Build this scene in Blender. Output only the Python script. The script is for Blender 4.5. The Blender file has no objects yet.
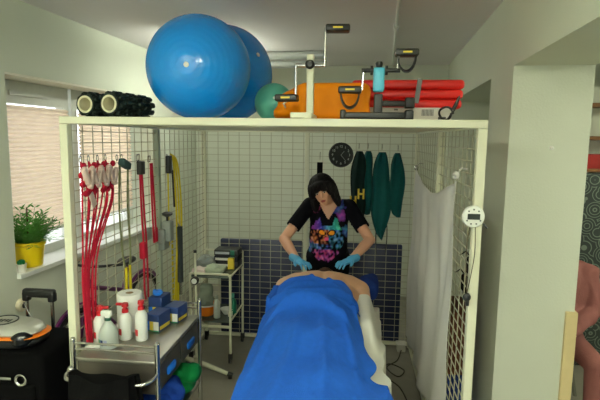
import bpy, bmesh, math, random
from mathutils import Vector, Matrix, Euler, noise
random.seed(7)
C = bpy.context.scene.collection
PI = math.pi
sc = bpy.context.scene

# ---------------------------------------------------------------- camera
CAM = Vector((1.398, -2.249, 1.926)); YAW, PITCH, ROLL, FOC = .1096, .12494, .01372, 487.7
_r = Vector((math.cos(YAW), math.sin(YAW), 0)); _f = Vector((-math.sin(YAW)*math.cos(PITCH), math.cos(YAW)*math.cos(PITCH), -math.sin(PITCH)))
_u = _r.cross(_f)
CR = _r*math.cos(ROLL)+_u*math.sin(ROLL); CU = -_r*math.sin(ROLL)+_u*math.cos(ROLL)
cam = bpy.data.objects.new('camera', bpy.data.cameras.new('camera')); C.objects.link(cam)
cam.matrix_world = Matrix(((CR.x, CU.x, -_f.x, CAM.x), (CR.y, CU.y, -_f.y, CAM.y), (CR.z, CU.z, -_f.z, CAM.z), (0, 0, 0, 1)))
cam.data.sensor_width = 36; cam.data.lens = FOC*36/600; cam.data.clip_start = .05
sc.camera = cam
def ray(px, py): return CR*((px-300)/FOC)-CU*((py-200)/FOC)+_f
def atY(px, py, y): d = ray(px, py); return CAM+d*((y-CAM.y)/d.y)
def atX(px, py, x): d = ray(px, py); return CAM+d*((x-CAM.x)/d.x)
def atZ(px, py, z): d = ray(px, py); return CAM+d*((z-CAM.z)/d.z)
TH = .060; LAMP = 125
RD = Vector((math.sin(TH), math.cos(TH), 0)); RR = Vector((math.cos(TH), -math.sin(TH), 0))
def R(u, v, z): return Vector((CAM.x, CAM.y, 0))+RR*u+RD*v+Vector((0, 0, z))

# ---------------------------------------------------------------- materials
def lin(c): return tuple(((x/255)/12.92 if x/255 <= .04045 else ((x/255+.055)/1.055)**2.4) for x in c)+(1,)
MC = {}
def mat(name, col, rough=.6, metal=0, var=.06, scale=30, bump=0, bscale=60, trans=0, coat=0):
    if name in MC: return MC[name]
    m = bpy.data.materials.new(name); m.use_nodes = True; nt = m.node_tree; n = nt.nodes; l = nt.links
    b = n['Principled BSDF']; b.inputs['Roughness'].default_value = rough; b.inputs['Metallic'].default_value = metal
    if rough > .55: b.inputs['Specular IOR Level'].default_value = .18
    b.inputs['Coat Weight'].default_value = coat
    tc = n.new('ShaderNodeTexCoord'); nz = n.new('ShaderNodeTexNoise'); nz.inputs['Scale'].default_value = scale; nz.inputs['Detail'].default_value = 3
    l.new(tc.outputs['Object'], nz.inputs['Vector'])
    mx = n.new('ShaderNodeMix'); mx.data_type = 'RGBA'; c = lin(col)
    mx.inputs['A'].default_value = tuple(x*(1-var) for x in c[:3])+(1,); mx.inputs['B'].default_value = tuple(min(1, x*(1+var)) for x in c[:3])+(1,)
    l.new(nz.outputs['Fac'], mx.inputs['Factor']); l.new(mx.outputs['Result'], b.inputs['Base Color'])
    if bump:
        n2 = n.new('ShaderNodeTexNoise'); n2.inputs['Scale'].default_value = bscale; l.new(tc.outputs['Object'], n2.inputs['Vector'])
        bp = n.new('ShaderNodeBump'); bp.inputs['Strength'].default_value = bump; bp.inputs['Distance'].default_value = .01
        l.new(n2.outputs['Fac'], bp.inputs['Height']); l.new(bp.outputs['Normal'], b.inputs['Normal'])
    if trans:
        tr = n.new('ShaderNodeBsdfTranslucent'); l.new(mx.outputs['Result'], tr.inputs['Color'])
        ms = n.new('ShaderNodeMixShader'); ms.inputs[0].default_value = trans
        l.new(b.outputs[0], ms.inputs[1]); l.new(tr.outputs[0], ms.inputs[2]); l.new(ms.outputs[0], n['Material Output'].inputs[0])
    MC[name] = m; return m
def glass(name, col=(255, 255, 255), alpha=.12):
    m = bpy.data.materials.new(name); m.use_nodes = True; nt = m.node_tree; n = nt.nodes; l = nt.links; n.clear()
    o = n.new('ShaderNodeOutputMaterial'); t = n.new('ShaderNodeBsdfTransparent'); t.inputs[0].default_value = lin(col)
    g = n.new('ShaderNodeBsdfGlossy'); g.inputs['Roughness'].default_value = .05
    ms = n.new('ShaderNodeMixShader'); ms.inputs[0].default_value = alpha
    l.new(t.outputs[0], ms.inputs[1]); l.new(g.outputs[0], ms.inputs[2]); l.new(ms.outputs[0], o.inputs[0]); return m
def emis(name, col, s):
    m = bpy.data.materials.new(name); m.use_nodes = True; n = m.node_tree.nodes; b = n['Principled BSDF']
    b.inputs['Base Color'].default_value = lin(col); b.inputs['Emission Color'].default_value = lin(col); b.inputs['Emission Strength'].default_value = s; return m

wallM = mat('wall_paint', (206, 210, 194), .85, var=.03, scale=3, bump=.15, bscale=90)
ceilM = mat('ceiling_paint', (228, 224, 224), .9, var=.04, scale=2, bump=.1, bscale=40)
sofM = mat('soffit_paint', (226, 222, 206), .85, var=.02, scale=3)
floorM = mat('floor_vinyl', (138, 134, 120), .42, var=.14, scale=9, bump=.03)
cream = mat('cream_enamel', (214, 214, 190), .4, var=.03, scale=12)
wireM = mat('cream_wire', (166, 163, 140), .45, var=.04)
whiteP = mat('white_plastic', (228, 230, 224), .4, var=.02)
blackP = mat('black_plastic', (22, 23, 24), .45, var=.1)
blackF = mat('black_fabric', (9, 9, 10), .85, var=.2, scale=60, bump=.3, bscale=200)
chrome = mat('chrome', (190, 190, 186), .22, 1, var=.03)
steel = mat('brushed_steel', (150, 146, 138), .36, .9, var=.1, scale=14)
steelD = mat('drawer_steel', (104, 98, 90), .45, .8, var=.1, scale=14)
silver = mat('silver_plastic', (186, 186, 178), .35, .3, var=.03)
redP = mat('red_plastic', (178, 24, 34), .4)
redM = mat('red_vinyl', (214, 28, 22), .45, var=.06, scale=20)
blueBall = mat('blue_rubber', (6, 132, 222), .26, var=.03, scale=6, coat=.15)
tealBall = mat('teal_rubber', (84, 168, 148), .5, var=.05)
orangeF = mat('orange_fabric', (240, 140, 8), .6, var=.07, scale=14, bump=.25, bscale=14)
towelM = mat('blue_towel', (33, 94, 198), .95, var=.16, scale=38, bump=.7, bscale=260)
sheetM = mat('white_sheet', (222, 222, 212), .9, var=.03, scale=20, bump=.2, bscale=120)
curtM = mat('sheer_white_cloth', (214, 212, 208), .9, var=.03, scale=14, bump=.2, bscale=200, trans=.25)
navyM = mat('navy_vinyl', (16, 26, 62), .4, var=.12, scale=8)
skinM = mat('skin', (206, 158, 124), .55, var=.07, scale=16)
skinF = mat('skin_face', (204, 152, 124), .55, var=.05, scale=16)
hairM = mat('black_hair', (16, 12, 13), .6, var=.25, scale=80)
gloveM = mat('blue_glove', (70, 150, 196), .5, var=.06, scale=60)
greenF = mat('dark_green_fabric', (14, 76, 76), .8, var=.18, scale=40, bump=.3, bscale=160)
yellowP = mat('yellow_strap', (206, 186, 40), .7, var=.1)
redR = mat('red_rope', (176, 26, 52), .7, var=.2, scale=120, bump=.4, bscale=300)
pinkW = mat('pale_grip', (216, 190, 180), .7, var=.1)
oliveR = mat('olive_rope', (112, 116, 84), .75, var=.12)
greyM = mat('grey_metal', (132, 140, 134), .45, .3, var=.05)
tealD = mat('slate_handle', (60, 84, 84), .6)
potY = mat('yellow_ceramic', (232, 200, 20), .3, var=.04)
soilM = mat('soil', (62, 42, 26), .95, var=.3, bump=.5)
leafM = mat('leaf_green', (86, 142, 66), .6, var=.3, scale=40, trans=.3)
leafD = mat('dark_leaf', (20, 100, 54), .6, var=.3)
woodM = mat('tan_wood', (196, 160, 104), .6, var=.1, scale=14)
brownW = mat('brown_wood', (120, 84, 52), .6, var=.15)
purpleM = mat('purple_enamel', (92, 30, 88), .35, .2)
rubberM = mat('tyre_rubber', (26, 24, 26), .8)
blueBox = mat('dark_blue_card', (24, 50, 104), .55)
blueL = mat('bright_blue', (20, 110, 210), .45)
yellowC = mat('yellow_card', (226, 200, 60), .55)
greenC = mat('green_card', (40, 130, 90), .55)
whiteC = mat('white_card', (220, 216, 206), .6, var=.05)
orangeP = mat('orange_plastic', (236, 126, 24), .4)
greenP = mat('green_plastic', (20, 110, 84), .4)
pinkF = mat('pink_fleece', (134, 86, 82), .9, var=.08, scale=20, bump=.4, bscale=90)
blueF = mat('royal_blue_cloth', (24, 62, 150), .9, var=.15, bump=.4, bscale=40)
greenB = mat('green_cloth', (14, 128, 66), .8, var=.12)
ltblueP = mat('light_blue_plastic', (84, 182, 214), .4)
greyF = mat('grey_fabric', (120, 126, 122), .8, var=.1)
bottleM = mat('milky_plastic', (206, 214, 208), .3, var=.03, trans=.3)
frameW = mat('window_frame_white', (206, 208, 200), .4)
blindM = mat('pleated_cream', (232, 216, 196), .8, var=.02, trans=.5)
paperM = mat('paper_towel', (232, 232, 226), .95, var=.03, bump=.3, bscale=80)

blackF.node_tree.nodes['Principled BSDF'].inputs['Specular IOR Level'].default_value = .05
# ---------------------------------------------------------------- mesh helpers
class MB:
    def __init__(s): s.v = []; s.f = []; s.mi = []; s.m = 0
    def add(s, vs, fs):
        o = len(s.v); s.v += [Vector(v) for v in vs]; s.f += [tuple(i+o for i in f) for f in fs]; s.mi += [s.m]*len(fs); return s
    def box(s, a, b, M=None):
        x0, y0, z0 = a; x1, y1, z1 = b
        vs = [Vector(p) for p in ((x0,y0,z0),(x1,y0,z0),(x1,y1,z0),(x0,y1,z0),(x0,y0,z1),(x1,y0,z1),(x1,y1,z1),(x0,y1,z1))]
        if M: vs = [M@v for v in vs]
        return s.add(vs, [(0,3,2,1),(4,5,6,7),(0,1,5,4),(1,2,6,5),(2,3,7,6),(3,0,4,7)])
    def hexa(s, pts): return s.add(pts, [(0,3,2,1),(4,5,6,7),(0,1,5,4),(1,2,6,5),(2,3,7,6),(3,0,4,7)])
    def tube(s, path, r, n=8, closed=False, rs=None):
        path = [Vector(p) for p in path]; k = len(path); rings = []; prev = None
        for i, p in enumerate(path):
            if closed: t = path[(i+1) % k]-path[i-1]
            else: t = path[min(i+1, k-1)]-path[max(i-1, 0)]
            t.normalize()
            if prev is None:
                a = Vector((0,0,1)) if abs(t.z) < .9 else Vector((1,0,0)); nx = t.cross(a).normalized()
            else: nx = (prev-t*prev.dot(t)).normalized()
            prev = nx; ny = t.cross(nx); rr = rs[i] if rs else r
            rings.append([p+(nx*math.cos(2*PI*j/n+PI/n)+ny*math.sin(2*PI*j/n+PI/n))*rr for j in range(n)])
        vs = [q for ring in rings for q in ring]; fs = []
        for i in range(k if closed else k-1):
            a = i*n; b = ((i+1) % k)*n
            for j in range(n): fs.append((a+j, a+(j+1) % n, b+(j+1) % n, b+j))
        if not closed: fs += [tuple(reversed(range(n))), tuple((k-1)*n+j for j in range(n))]
        return s.add(vs, fs)
    def lathe(s, prof, o=(0,0,0), ax=(0,0,1), n=24, cap=True):
        o = Vector(o); q = Vector((0,0,1)).rotation_difference(Vector(ax).normalized()).to_matrix()
        vs = []; fs = []
        for (r, z) in prof:
            for j in range(n): vs.append(o+q@Vector((r*math.cos(2*PI*j/n), r*math.sin(2*PI*j/n), z)))
        for i in range(len(prof)-1):
            for j in range(n): fs.append((i*n+j, i*n+(j+1) % n, (i+1)*n+(j+1) % n, (i+1)*n+j))
        if cap: fs += [tuple(reversed(range(n))), tuple((len(prof)-1)*n+j for j in range(n))]
        return s.add(vs, fs)
    def ell(s, c, r, rot=None, n=20, m=12):
        c = Vector(c); r = (r,)*3 if isinstance(r, (int, float)) else r; vs = []; fs = []
        for i in range(m+1):
            a = PI*(i+.02*(1 if i == 0 else -1 if i == m else 0))/m
            for j in range(n):
                v = Vector((math.sin(a)*math.cos(2*PI*j/n)*r[0], math.sin(a)*math.sin(2*PI*j/n)*r[1], -math.cos(a)*r[2]))
                if rot: v = rot@v
                vs.append(c+v)
        for i in range(m):
            for j in range(n): fs.append((i*n+j, i*n+(j+1) % n, (i+1)*n+(j+1) % n, (i+1)*n+j))
        fs += [tuple(reversed(range(n))), tuple(m*n+j for j in range(n))]
        return s.add(vs, fs)
    def cap(s, a, b, ra, rb, n=16):
        a = Vector(a); b = Vector(b); L = (b-a).length; prof = []
        for i in range(6): t = -PI/2+PI/2*i/5; prof.append((max(ra*math.cos(t), ra*.05), ra*math.sin(t)))
        for i in range(6): t = PI/2*i/5; prof.append((max(rb*math.cos(t), rb*.05), L+rb*math.sin(t)))
        return s.lathe(prof, a, (b-a), n)
    def grid(s, fn, nu, nv):
        vs = [fn(i/nu, j/nv) for j in range(nv+1) for i in range(nu+1)]
        fs = [(j*(nu+1)+i, j*(nu+1)+i+1, (j+1)*(nu+1)+i+1, (j+1)*(nu+1)+i) for j in range(nv) for i in range(nu)]
        return s.add(vs, fs)
    def rbox(s, a, b, r, M=None, seg=3):
        bm = bmesh.new(); bmesh.ops.create_cube(bm, size=1)
        a = Vector(a); b = Vector(b)
        for v in bm.verts: v.co = Vector([a[i]+(v.co[i]+.5)*(b[i]-a[i]) for i in range(3)])
        bmesh.ops.bevel(bm, geom=bm.edges[:], offset=r, segments=seg, affect='EDGES', profile=.5)
        if M: bmesh.ops.transform(bm, matrix=M, verts=bm.verts[:])
        bm.verts.index_update(); s.add([v.co.copy() for v in bm.verts], [tuple(v.index for v in f.verts) for f in bm.faces]); bm.free(); return s
    def build(s, name, mats, parent=None, smooth=True, solid=0, disp=None):
        me = bpy.data.meshes.new(name)
        if disp: s.v = [v+disp(v) for v in s.v]
        off = Vector((0,0,0))
        if parent is not None: off = parent.matrix_world.translation if parent.parent is None else parent.parent.location
        me.from_pydata([v-off for v in s.v], [], s.f)
        ms = mats if isinstance(mats, (list, tuple)) else [mats]
        for m in ms: me.materials.append(m)
        me.polygons.foreach_set('material_index', s.mi); me.update()
        o = bpy.data.objects.new(name, me); C.objects.link(o)
        if smooth: me.shade_smooth(); me.set_sharp_from_angle(angle=math.radians(38))
        if parent is not None: o.parent = parent
        if solid:
            md = o.modifiers.new('solidify', 'SOLIDIFY'); md.thickness = solid; md.offset = -1
        return o
def tag(o, label, cat, group=None, kind=None):
    o['label'] = label; o['category'] = cat
    if group: o['group'] = group
    if kind: o['kind'] = kind
    return o
def thing(name, loc, label, cat, group=None):
    o = bpy.data.objects.new(name, None); C.objects.link(o); o.location = loc; o.empty_display_size = .05
    bpy.context.view_layer.update(); return tag(o, label, cat, group)
def struct(name, mb, m, smooth=False): o = mb.build(name, m, None, smooth); o['kind'] = 'structure'; return o
def copy_tree(o, loc, rz=None, label=None):
    c = o.copy(); C.objects.link(c); c.location = loc
    if rz is not None: c.rotation_euler.z = rz
    if label: c['label'] = label
    for ch in list(o.children):
        d = ch.copy(); C.objects.link(d); d.parent = c
        for g in ch.children: e = g.copy(); C.objects.link(e); e.parent = d
    return c
def blend(mb, voxel=.01, smooth=4, keep=None, disp=None, sub=0):
    """union of overlapping shapes as one continuous surface; returns an MB"""
    me = bpy.data.meshes.new('t'); me.from_pydata(mb.v, [], mb.f); me.update()
    o = bpy.data.objects.new('t', me); C.objects.link(o)
    r = o.modifiers.new('r', 'REMESH'); r.mode = 'VOXEL'; r.voxel_size = voxel
    sm = o.modifiers.new('s', 'SMOOTH'); sm.factor = .5; sm.iterations = smooth
    dg = bpy.context.evaluated_depsgraph_get(); ev = o.evaluated_get(dg); m2 = bpy.data.meshes.new_from_object(ev)
    out = MB(); vs = [v.co.copy() for v in m2.vertices]; fs = [tuple(p.vertices) for p in m2.polygons]
    if keep: fs = [f for f in fs if keep(sum((vs[i] for i in f), Vector())/len(f))]
    used = sorted({i for f in fs for i in f}); ix = {a: k for k, a in enumerate(used)}
    vs = [vs[i] for i in used]; fs = [tuple(ix[i] for i in f) for f in fs]
    if disp: vs = [v+disp(v) for v in vs]
    out.add(vs, fs); bpy.data.objects.remove(o); return out
def nz(p, s=1., o=0): return noise.noise(Vector(p)*s+Vector((o, o*.7, o*.3)))
def bez(pts, n=8):
    """smooth catmull-rom path"""
    P = [Vector(p) for p in pts]; out = []
    for i in range(len(P)-1):
        p0 = P[max(i-1, 0)]; p1 = P[i]; p2 = P[i+1]; p3 = P[min(i+2, len(P)-1)]
        for k in range(n):
            t = k/n; out.append(.5*((2*p1)+(p2-p0)*t+(2*p0-5*p1+4*p2-p3)*t*t+(3*p1-p0-3*p2+p3)*t**3))
    return out+[P[-1]]
def boxR(mb, u0, v0, z0, u1, v1, z1):
    return mb.hexa([R(u0,v0,z0),R(u1,v0,z0),R(u1,v1,z0),R(u0,v1,z0),R(u0,v0,z1),R(u1,v0,z1),R(u1,v1,z1),R(u0,v1,z1)])

# ================================================================ the room
CH = 2.80; UL, URt, UB = -2.39, .70, 1.125; VB = 6.0; VF = -3.2; PV0, PV1 = 2.98, 3.58; WV0, WV1 = 2.80, 4.78
struct('floor', boxR(MB(), -3.2, VF-.2, -.1, 5.2, 6.6, 0), floorM)
struct('ceiling', boxR(MB(), -3.2, VF-.2, CH, 5.2, 6.6, CH+.1), ceilM)
# left wall: pier, header, apron under the sill, far pier
m = MB(); boxR(m, UL-.3, VF, 0, UL, WV0, CH); boxR(m, UL-.3, WV0, 2.325, UL, WV1, CH); boxR(m, UL-.3, WV0, 0, UL, WV1, .97); boxR(m, UL-.3, WV1, 0, UL, VB, CH)
struct('wall_left', m, wallM)
m = MB(); boxR(m, UL-.3, WV0, 2.31, UL-.001, WV1, 2.324); struct('trim_1', m, sofM)     # pale soffit lining of the window head
m = MB(); boxR(m, UL-.25, WV0+.002, .97, UL+.03, WV1-.002, 1.0); struct('trim_2', m, whiteP)     # window sill board
struct('wall_back', boxR(MB(), -3.0, VB, 0, 5.1, VB+.15, CH), wallM)
m = MB(); boxR(m, -3.0, VF-.15, 0, 5.1, VF, .9); boxR(m, -3.0, VF-.15, 2.45, 5.1, VF, CH); boxR(m, -3.0, VF-.15, .9, -1.9, VF, 2.45); boxR(m, 1.6, VF-.15, .9, 5.1, VF, 2.45)
struct('wall_front', m, wallM)
m = MB()
for u in (-1.9, -.75, .42, 1.53): boxR(m, u, VF-.12, .9, u+.07, VF-.04, 2.45)
boxR(m, -1.83, VF-.12, .9, 1.53, VF-.04, .97); boxR(m, -1.83, VF-.12, 2.38, 1.53, VF-.04, 2.45); struct('window_3', m, frameW)  # unseen window and its wall opening, added behind the camera for more light
# right wall: pillar, header over the passage, niche
HZ = 2.35
m = MB(); boxR(m, URt, PV0, 0, UB, PV1, CH); boxR(m, URt, -1.2, HZ, UB, PV0, CH); boxR(m, URt, VF, 0, UB, -1.2, CH)
boxR(m, URt, PV1, HZ, UB, 5.6, CH); boxR(m, UB, PV1, 0, UB+.13, 5.6, CH); boxR(m, URt, 5.6, 0, UB, VB, CH)
struct('wall_right', m, wallM)
struct('wall_far_right', boxR(MB(), 4.6, VF, 0, 4.75, VB, CH), wallM)
struct('trim_3', boxR(MB(), UB-.05, PV0-.022, 0, UB+.012, PV0+.05, .945), mat('beige_wood', (206, 188, 142), .6, var=.06))
# windows with frames
def window(n, v0, v1):
    uo = UL-.26; m = MB(); w = .07
    boxR(m, uo-.03, v0, 1.0, uo+.04, v0+w, 2.31); boxR(m, uo-.03, v1-w, 1.0, uo+.04, v1, 2.31)
    boxR(m, uo-.03, v0+w, 1.0, uo+.04, v1-w, 1.0+w); boxR(m, uo-.03, v0+w, 2.31-.16, uo+.04, v1-w, 2.31)
    boxR(m, uo+.04, v0+.25, 2.205, uo+.055, v1-.25, 2.235)
    struct('window_%d' % n, m, frameW)
    g = boxR(MB(), uo-.005, v0+w, 1.0+w, uo+.0, v1-w, 2.15).build('pane', glass('window_glass'), None, False)
    g.parent = bpy.data.objects['window_%d' % n]
    zb = 1.2; nfold = 30; a = uo+.062
    def bl(s, t):
        z = zb+(2.135-zb)*t; k = int(round(t*nfold*2)) % 2
        return R(a+(.016 if k else -.006), v0+.05+(v1-v0-.1)*s, z)
    b = MB(); b.grid(bl, 1, nfold*2)
    t = tag(b.build('pleated_blind', blindM, None, False), 'cream pleated blind pulled down over the %s window' % ('left, uncovered' if n == 1 else 'second, mesh-covered'), 'blind', 'pleated window blinds')
    r = MB(); boxR(r, a-.012, v0+.05, zb-.02, a+.014, v1-.05, zb); rr = r.build('bottom_rail', whiteP, t, False)
window(1, 2.83, 3.74); window(2, 3.78, 4.74)
# neighbouring room seen past the pillar: patterned screen and shelves
pat = bpy.data.materials.new('swirl_wallpaper'); pat.use_nodes = True; nt = pat.node_tree; n_ = nt.nodes; l_ = nt.links
tc = n_.new('ShaderNodeTexCoord'); vo = n_.new('ShaderNodeTexVoronoi'); vo.inputs['Scale'].default_value = 9; l_.new(tc.outputs['Object'], vo.inputs['Vector'])
mm = n_.new('ShaderNodeMath'); mm.operation = 'MULTIPLY'; mm.inputs[1].default_value = 34; l_.new(vo.outputs['Distance'], mm.inputs[0])
sn = n_.new('ShaderNodeMath'); sn.operation = 'SINE'; l_.new(mm.outputs[0], sn.inputs[0])
cr = n_.new('ShaderNodeValToRGB'); cr.color_ramp.elements[0].position = .55; cr.color_ramp.elements[0].color = lin((36, 46, 44)); cr.color_ramp.elements[1].position = .8; cr.color_ramp.elements[1].color = lin((104, 116, 104))
l_.new(sn.outputs[0], cr.inputs[0]); l_.new(cr.outputs[0], n_['Principled BSDF'].inputs['Base Color'])
t = MB(); boxR(t, 1.5, 4.4, 0, 3.6, 4.44, 1.675)
tag(t.build('patterned_screen', pat, None, False), 'dark green screen with pale swirls in the next room', 'screen')
t = thing('wall_shelf', R(2.3, 4.5, 1.78), 'brown wooden shelf with red box front, high beyond the pillar', 'shelf')
m = MB(); boxR(m, 1.5, 4.4, 1.95, 3.4, 4.62, 1.98); boxR(m, 1.5, 4.4, 2.22, 3.4, 4.62, 2.25); boxR(m, 1.5, 4.4, 1.685, 3.4, 4.62, 1.71); m.build('board', brownW, t, False)
m = MB(); boxR(m, 1.5, 4.43, 1.712, 3.4, 4.62, 1.83); m.build('red_panel', mat('red_board', (150, 44, 40), .6), t, False)
m = MB(); boxR(m, 1.5, 4.64, 1.6, 3.4, 4.66, 2.4); m.build('backing', wallM, t, False)
p = R(.933, PV0-.03, 1.893)
m = MB(); m.lathe([(.012, 0), (.012, .004), (.006, .008), (.005, .03)], p+Vector((0, .03, 0)), -RD, 10)
tag(m.build('wall_hook', whiteP), 'tiny metal hook screwed into the white pillar', 'hook')

# ceiling fittings
def fixture(u, v, label, lm=None):
    c = R(u, v, CH); t = thing('ceiling_light', c, label, 'light', 'ceiling lights')
    m = MB(); boxR(m, u-.09, v-.62, CH-.03, u+.09, v+.62, CH-.001); boxR(m, u-.09, v-.64, CH-.20, u+.09, v-.62, CH-.001); boxR(m, u-.09, v+.62, CH-.20, u+.09, v+.64, CH-.001); m.build('housing', whiteP, t, False)
    for du in (-.05, .05): m = MB(); m.tube([R(u+du, v-.619, CH-.17), R(u+du, v+.619, CH-.17)], .019, 12); m.build('tube', lm or lampM, t)
lampM = emis('lamp_tube', (250, 255, 226), LAMP)
fixture(-1.2, -.3, 'twin tube ceiling light above the photographer, window side')
fixture(.1, -.3, 'twin tube ceiling light above the photographer, pillar side')
fixture(-1.62, 4.6, 'added twin tube ceiling light brightening the back, hidden behind the blue balls', emis('added_dim_tube', (250, 255, 236), 38))  # guessed fixture, added out of sight to brighten the back of the room
fixture(-1.2, -2.2, 'twin tube ceiling light at the rear of the room, window side')
fixture(.1, -2.2, 'twin tube ceiling light at the rear of the room, pillar side')
fixture(3.0, 2.6, 'twin tube ceiling light of the neighbouring room')
m = MB(); p0 = R(.055, 1.4, CH-.014); m.tube([R(.055, 1.4, CH-.014), R(.055, VB-.02, CH-.014)], .012, 8)
m.tube([R(.055, 3.9, CH-.016), R(.055, 4.0, CH-.016)], .022, 8)
tag(m.build('cable_conduit', whiteP), 'thin white cable conduit running along the ceiling', 'conduit')
for k, (dz, rr, lb) in enumerate(((.045, .04, 'upper glossy grey pipe under the ceiling behind the balls'), (.135, .036, 'lower grey pipe under the ceiling behind the balls'))):
    m = MB(); m.tube([R(UL+.01, 4.95, CH-dz), R(-.60, 4.95, CH-dz)], rr, 16)
    for u in (-1.6, -.75): m.lathe([(rr+.004, -.015), (rr+.004, .015)], R(u, 4.95, CH-dz), RR, 16)
    tag(m.build('service_pipe', mat('pipe_grey', (190, 194, 190), .3, .3)), lb, 'pipe', 'pipes under the ceiling')
p = atX(21, 305, R(UL, 2.9, 0).x+.0)
v_ = (p-CAM).dot(RD)
t = thing('wall_socket', R(UL, v_, p.z), 'round cream wall socket with dark centre above the boombox', 'socket')
m = MB(); m.lathe([(.045, 0), (.045, .02), (.036, .03)], R(UL, v_, p.z), RR, 24); m.build('cover_ring', mat('ivory', (214, 204, 176), .5), t)
m = MB(); m.lathe([(.02, .028), (.02, .034)], R(UL, v_, p.z), RR, 20); m.build('plug_hole', blackP, t)

# ================================================================ the cage
W, D, H = 1.954, 2.2, 2.0; TW = .02
cage = thing('exercise_cage', (0, 0, 0), 'large cream steel suspension cage with wire mesh sides around the massage table', 'exercise cage')
for (x, y) in ((0, 0), (W, 0), (0, 1.1), (W, 1.02), (0, D), (W, D), (.97, D)):
    m = MB(); m.rbox((x-TW, y-TW, 0), (x+TW, y+TW, H-.02), .003, seg=1)
    m.build('post', cream if y != 1.1 else mat('grey_green_enamel', (158, 166, 150), .4), cage)
for a, b in (((-TW, -TW, H-.018), (W+TW, TW, H+.018)), ((-TW, D-TW, H-.018), (W+TW, D+TW, H+.018)), ((-TW, TW, H-.018), (TW, D-TW, H+.018)), ((W-TW, TW, H-.018), (W+TW, D-TW, H+.018)),
             ((TW, D-.015, .02), (W-TW, D+.015, .05)), ((-.015, TW, .02), (.015, D-TW, .05)), ((W-.015, TW, .02), (W+.015, D-TW, .05))):
    m = MB(); m.rbox(a, b, .003, seg=1); m.build('rail', cream, cage)
def panel(p0, p1, inward, nm='wire_panel'):
    m = MB(); p0 = Vector(p0); p1 = Vector(p1); L = (p1-p0).length; d = (p1-p0)/L; n = int(L/.1)
    for i in range(n+1):
        q = p0+d*((L-n*.1)/2+i*.1); m.tube([q+Vector((0,0,.05)), q+Vector((0,0,H-.02))], .0031, 4)
    for k in range(32):
        z = .09+k*.06; m.tube([p0+inward*.005+Vector((0,0,z)), p1+inward*.005+Vector((0,0,z))], .0031, 4)
    return m.build(nm, wireM, cage, False)
ix = Vector((1, 0, 0)); iy = Vector((0, 1, 0))
panel((0, .02, 0), (0, 1.08, 0), ix); panel((0, 1.12, 0), (0, D-.02, 0), ix)
panel((W, .02, 0), (W, 1.0, 0), -ix); panel((W, 1.04, 0), (W, D-.02, 0), -ix)
panel((.02, D, 0), (.95, D, 0), -iy); panel((.99, D, 0), (W-.02, D, 0), -iy)
m = MB()
for i in range(19): x = .08+i*.1; m.tube([(x, .02, H), (x, D-.02, H)], .003, 4)
for i in range(21): y = .1+i*.1; m.tube([(.02, y, H-.006), (W-.02, y, H-.006)], .003, 4)
m.build('top_wire_panel', wireM, cage, False)
tz = H+.02
m = MB(); m.rbox((.95, .06, H+.0035), (1.92, .95, H+.0195), .002, seg=1)
tag(m.build('plywood_board', woodM), 'tan plywood board on the cage roof beneath the mats', 'board')

# ---- blue exercise balls
def ball(c, r, axis, label, name='exercise_ball', m1=blueBall, ridges=26):
    t = thing(name, (c[0], c[1], c[2]-r), label, 'exercise ball', 'exercise balls on the cage roof'); m = MB(); prof = []
    N = 104
    for i in range(N+1):
        a = PI*i/N; k = 1+(.0035*abs(math.sin(a*ridges)) if .12 < a < PI-.12 else 0)
        prof.append((max(math.sin(a)*r*k, .0005), -math.cos(a)*r*k))
    m.lathe(prof, c, axis, 64); m.build('ball_skin', m1, t)
    m = MB(); ax = Vector(axis).normalized(); m.lathe([(.013, 0), (.013, .004), (.006, .006)], Vector(c)+ax*(r-.001), ax, 14); m.build('valve_plug', whiteP, t)
b1 = atY(199, 68, .325); r1 = .270
b1.z = tz+r1
ball(b1, r1, (CAM-b1).normalized()+Vector((-.22, 0, .06)), 'large glossy blue exercise ball at the front of the cage roof')
b2 = Vector((.55, b1.y+.573, tz+.308)); ball(b2, .308, (.5, -.3, .2), 'blue exercise ball half hidden behind the front one')
m = MB(); c = atY(274, 106, .66); c.z = tz+.115; t = thing('small_ball', (c.x, c.y, tz), 'small matt teal ball between blue balls and orange bag', 'ball')
m.ell(c, .115, n=32, m=20); m.build('ball_skin', tealBall, t)
m = MB(); m.ell(c+Vector((.02, -.113, .02)), (.008, .004, .008), n=10, m=6); m.build('valve_plug', whiteP, t)
# ---- foam rollers
def roller(p, label):
    L = .30; ax = Vector((.16, .985, 0)).normalized(); ro = .054; t = thing('foam_roller', (p.x, p.y, tz), label, 'foam roller', 'black foam rollers on the cage roof')
    p = Vector((p.x, p.y, tz+.0675)); m = MB()
    m.lathe([(.044, 0), (ro, 0), (ro, L), (.044, L), (.044, 0)], p, ax, 32, cap=False)
    q = Vector((0, 0, 1)).rotation_difference(ax).to_matrix()
    for j in range(6):
        for i in range(9):
            a = 2*PI*(i+.5*(j % 2))/9; z = .03+j*.054
            M = Matrix.Translation(p)@q.to_4x4()@Matrix.Translation((0, 0, z))@Matrix.Rotation(a, 4, 'Z')
            m.rbox((ro-.006, -.014, -.02), (ro+.013, .014, .02), .006, M, seg=1)
    m.build('knobbed_sleeve', mat('roller_foam', (24, 34, 30), .6), t)
    m = MB(); m.lathe([(.034, -.002), (.0445, -.002), (.0445, L+.002), (.036, L+.002), (.036, -.002)], p, ax, 32, cap=False); m.build('core', mat('cream_core', (222, 216, 184), .5), t)
roller(atY(85, 103, .17), 'black knobbed foam roller, left one of the pair, cream core')
roller(atY(109, 103, .12), 'black knobbed foam roller nearest the blue ball, cream core')

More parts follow.
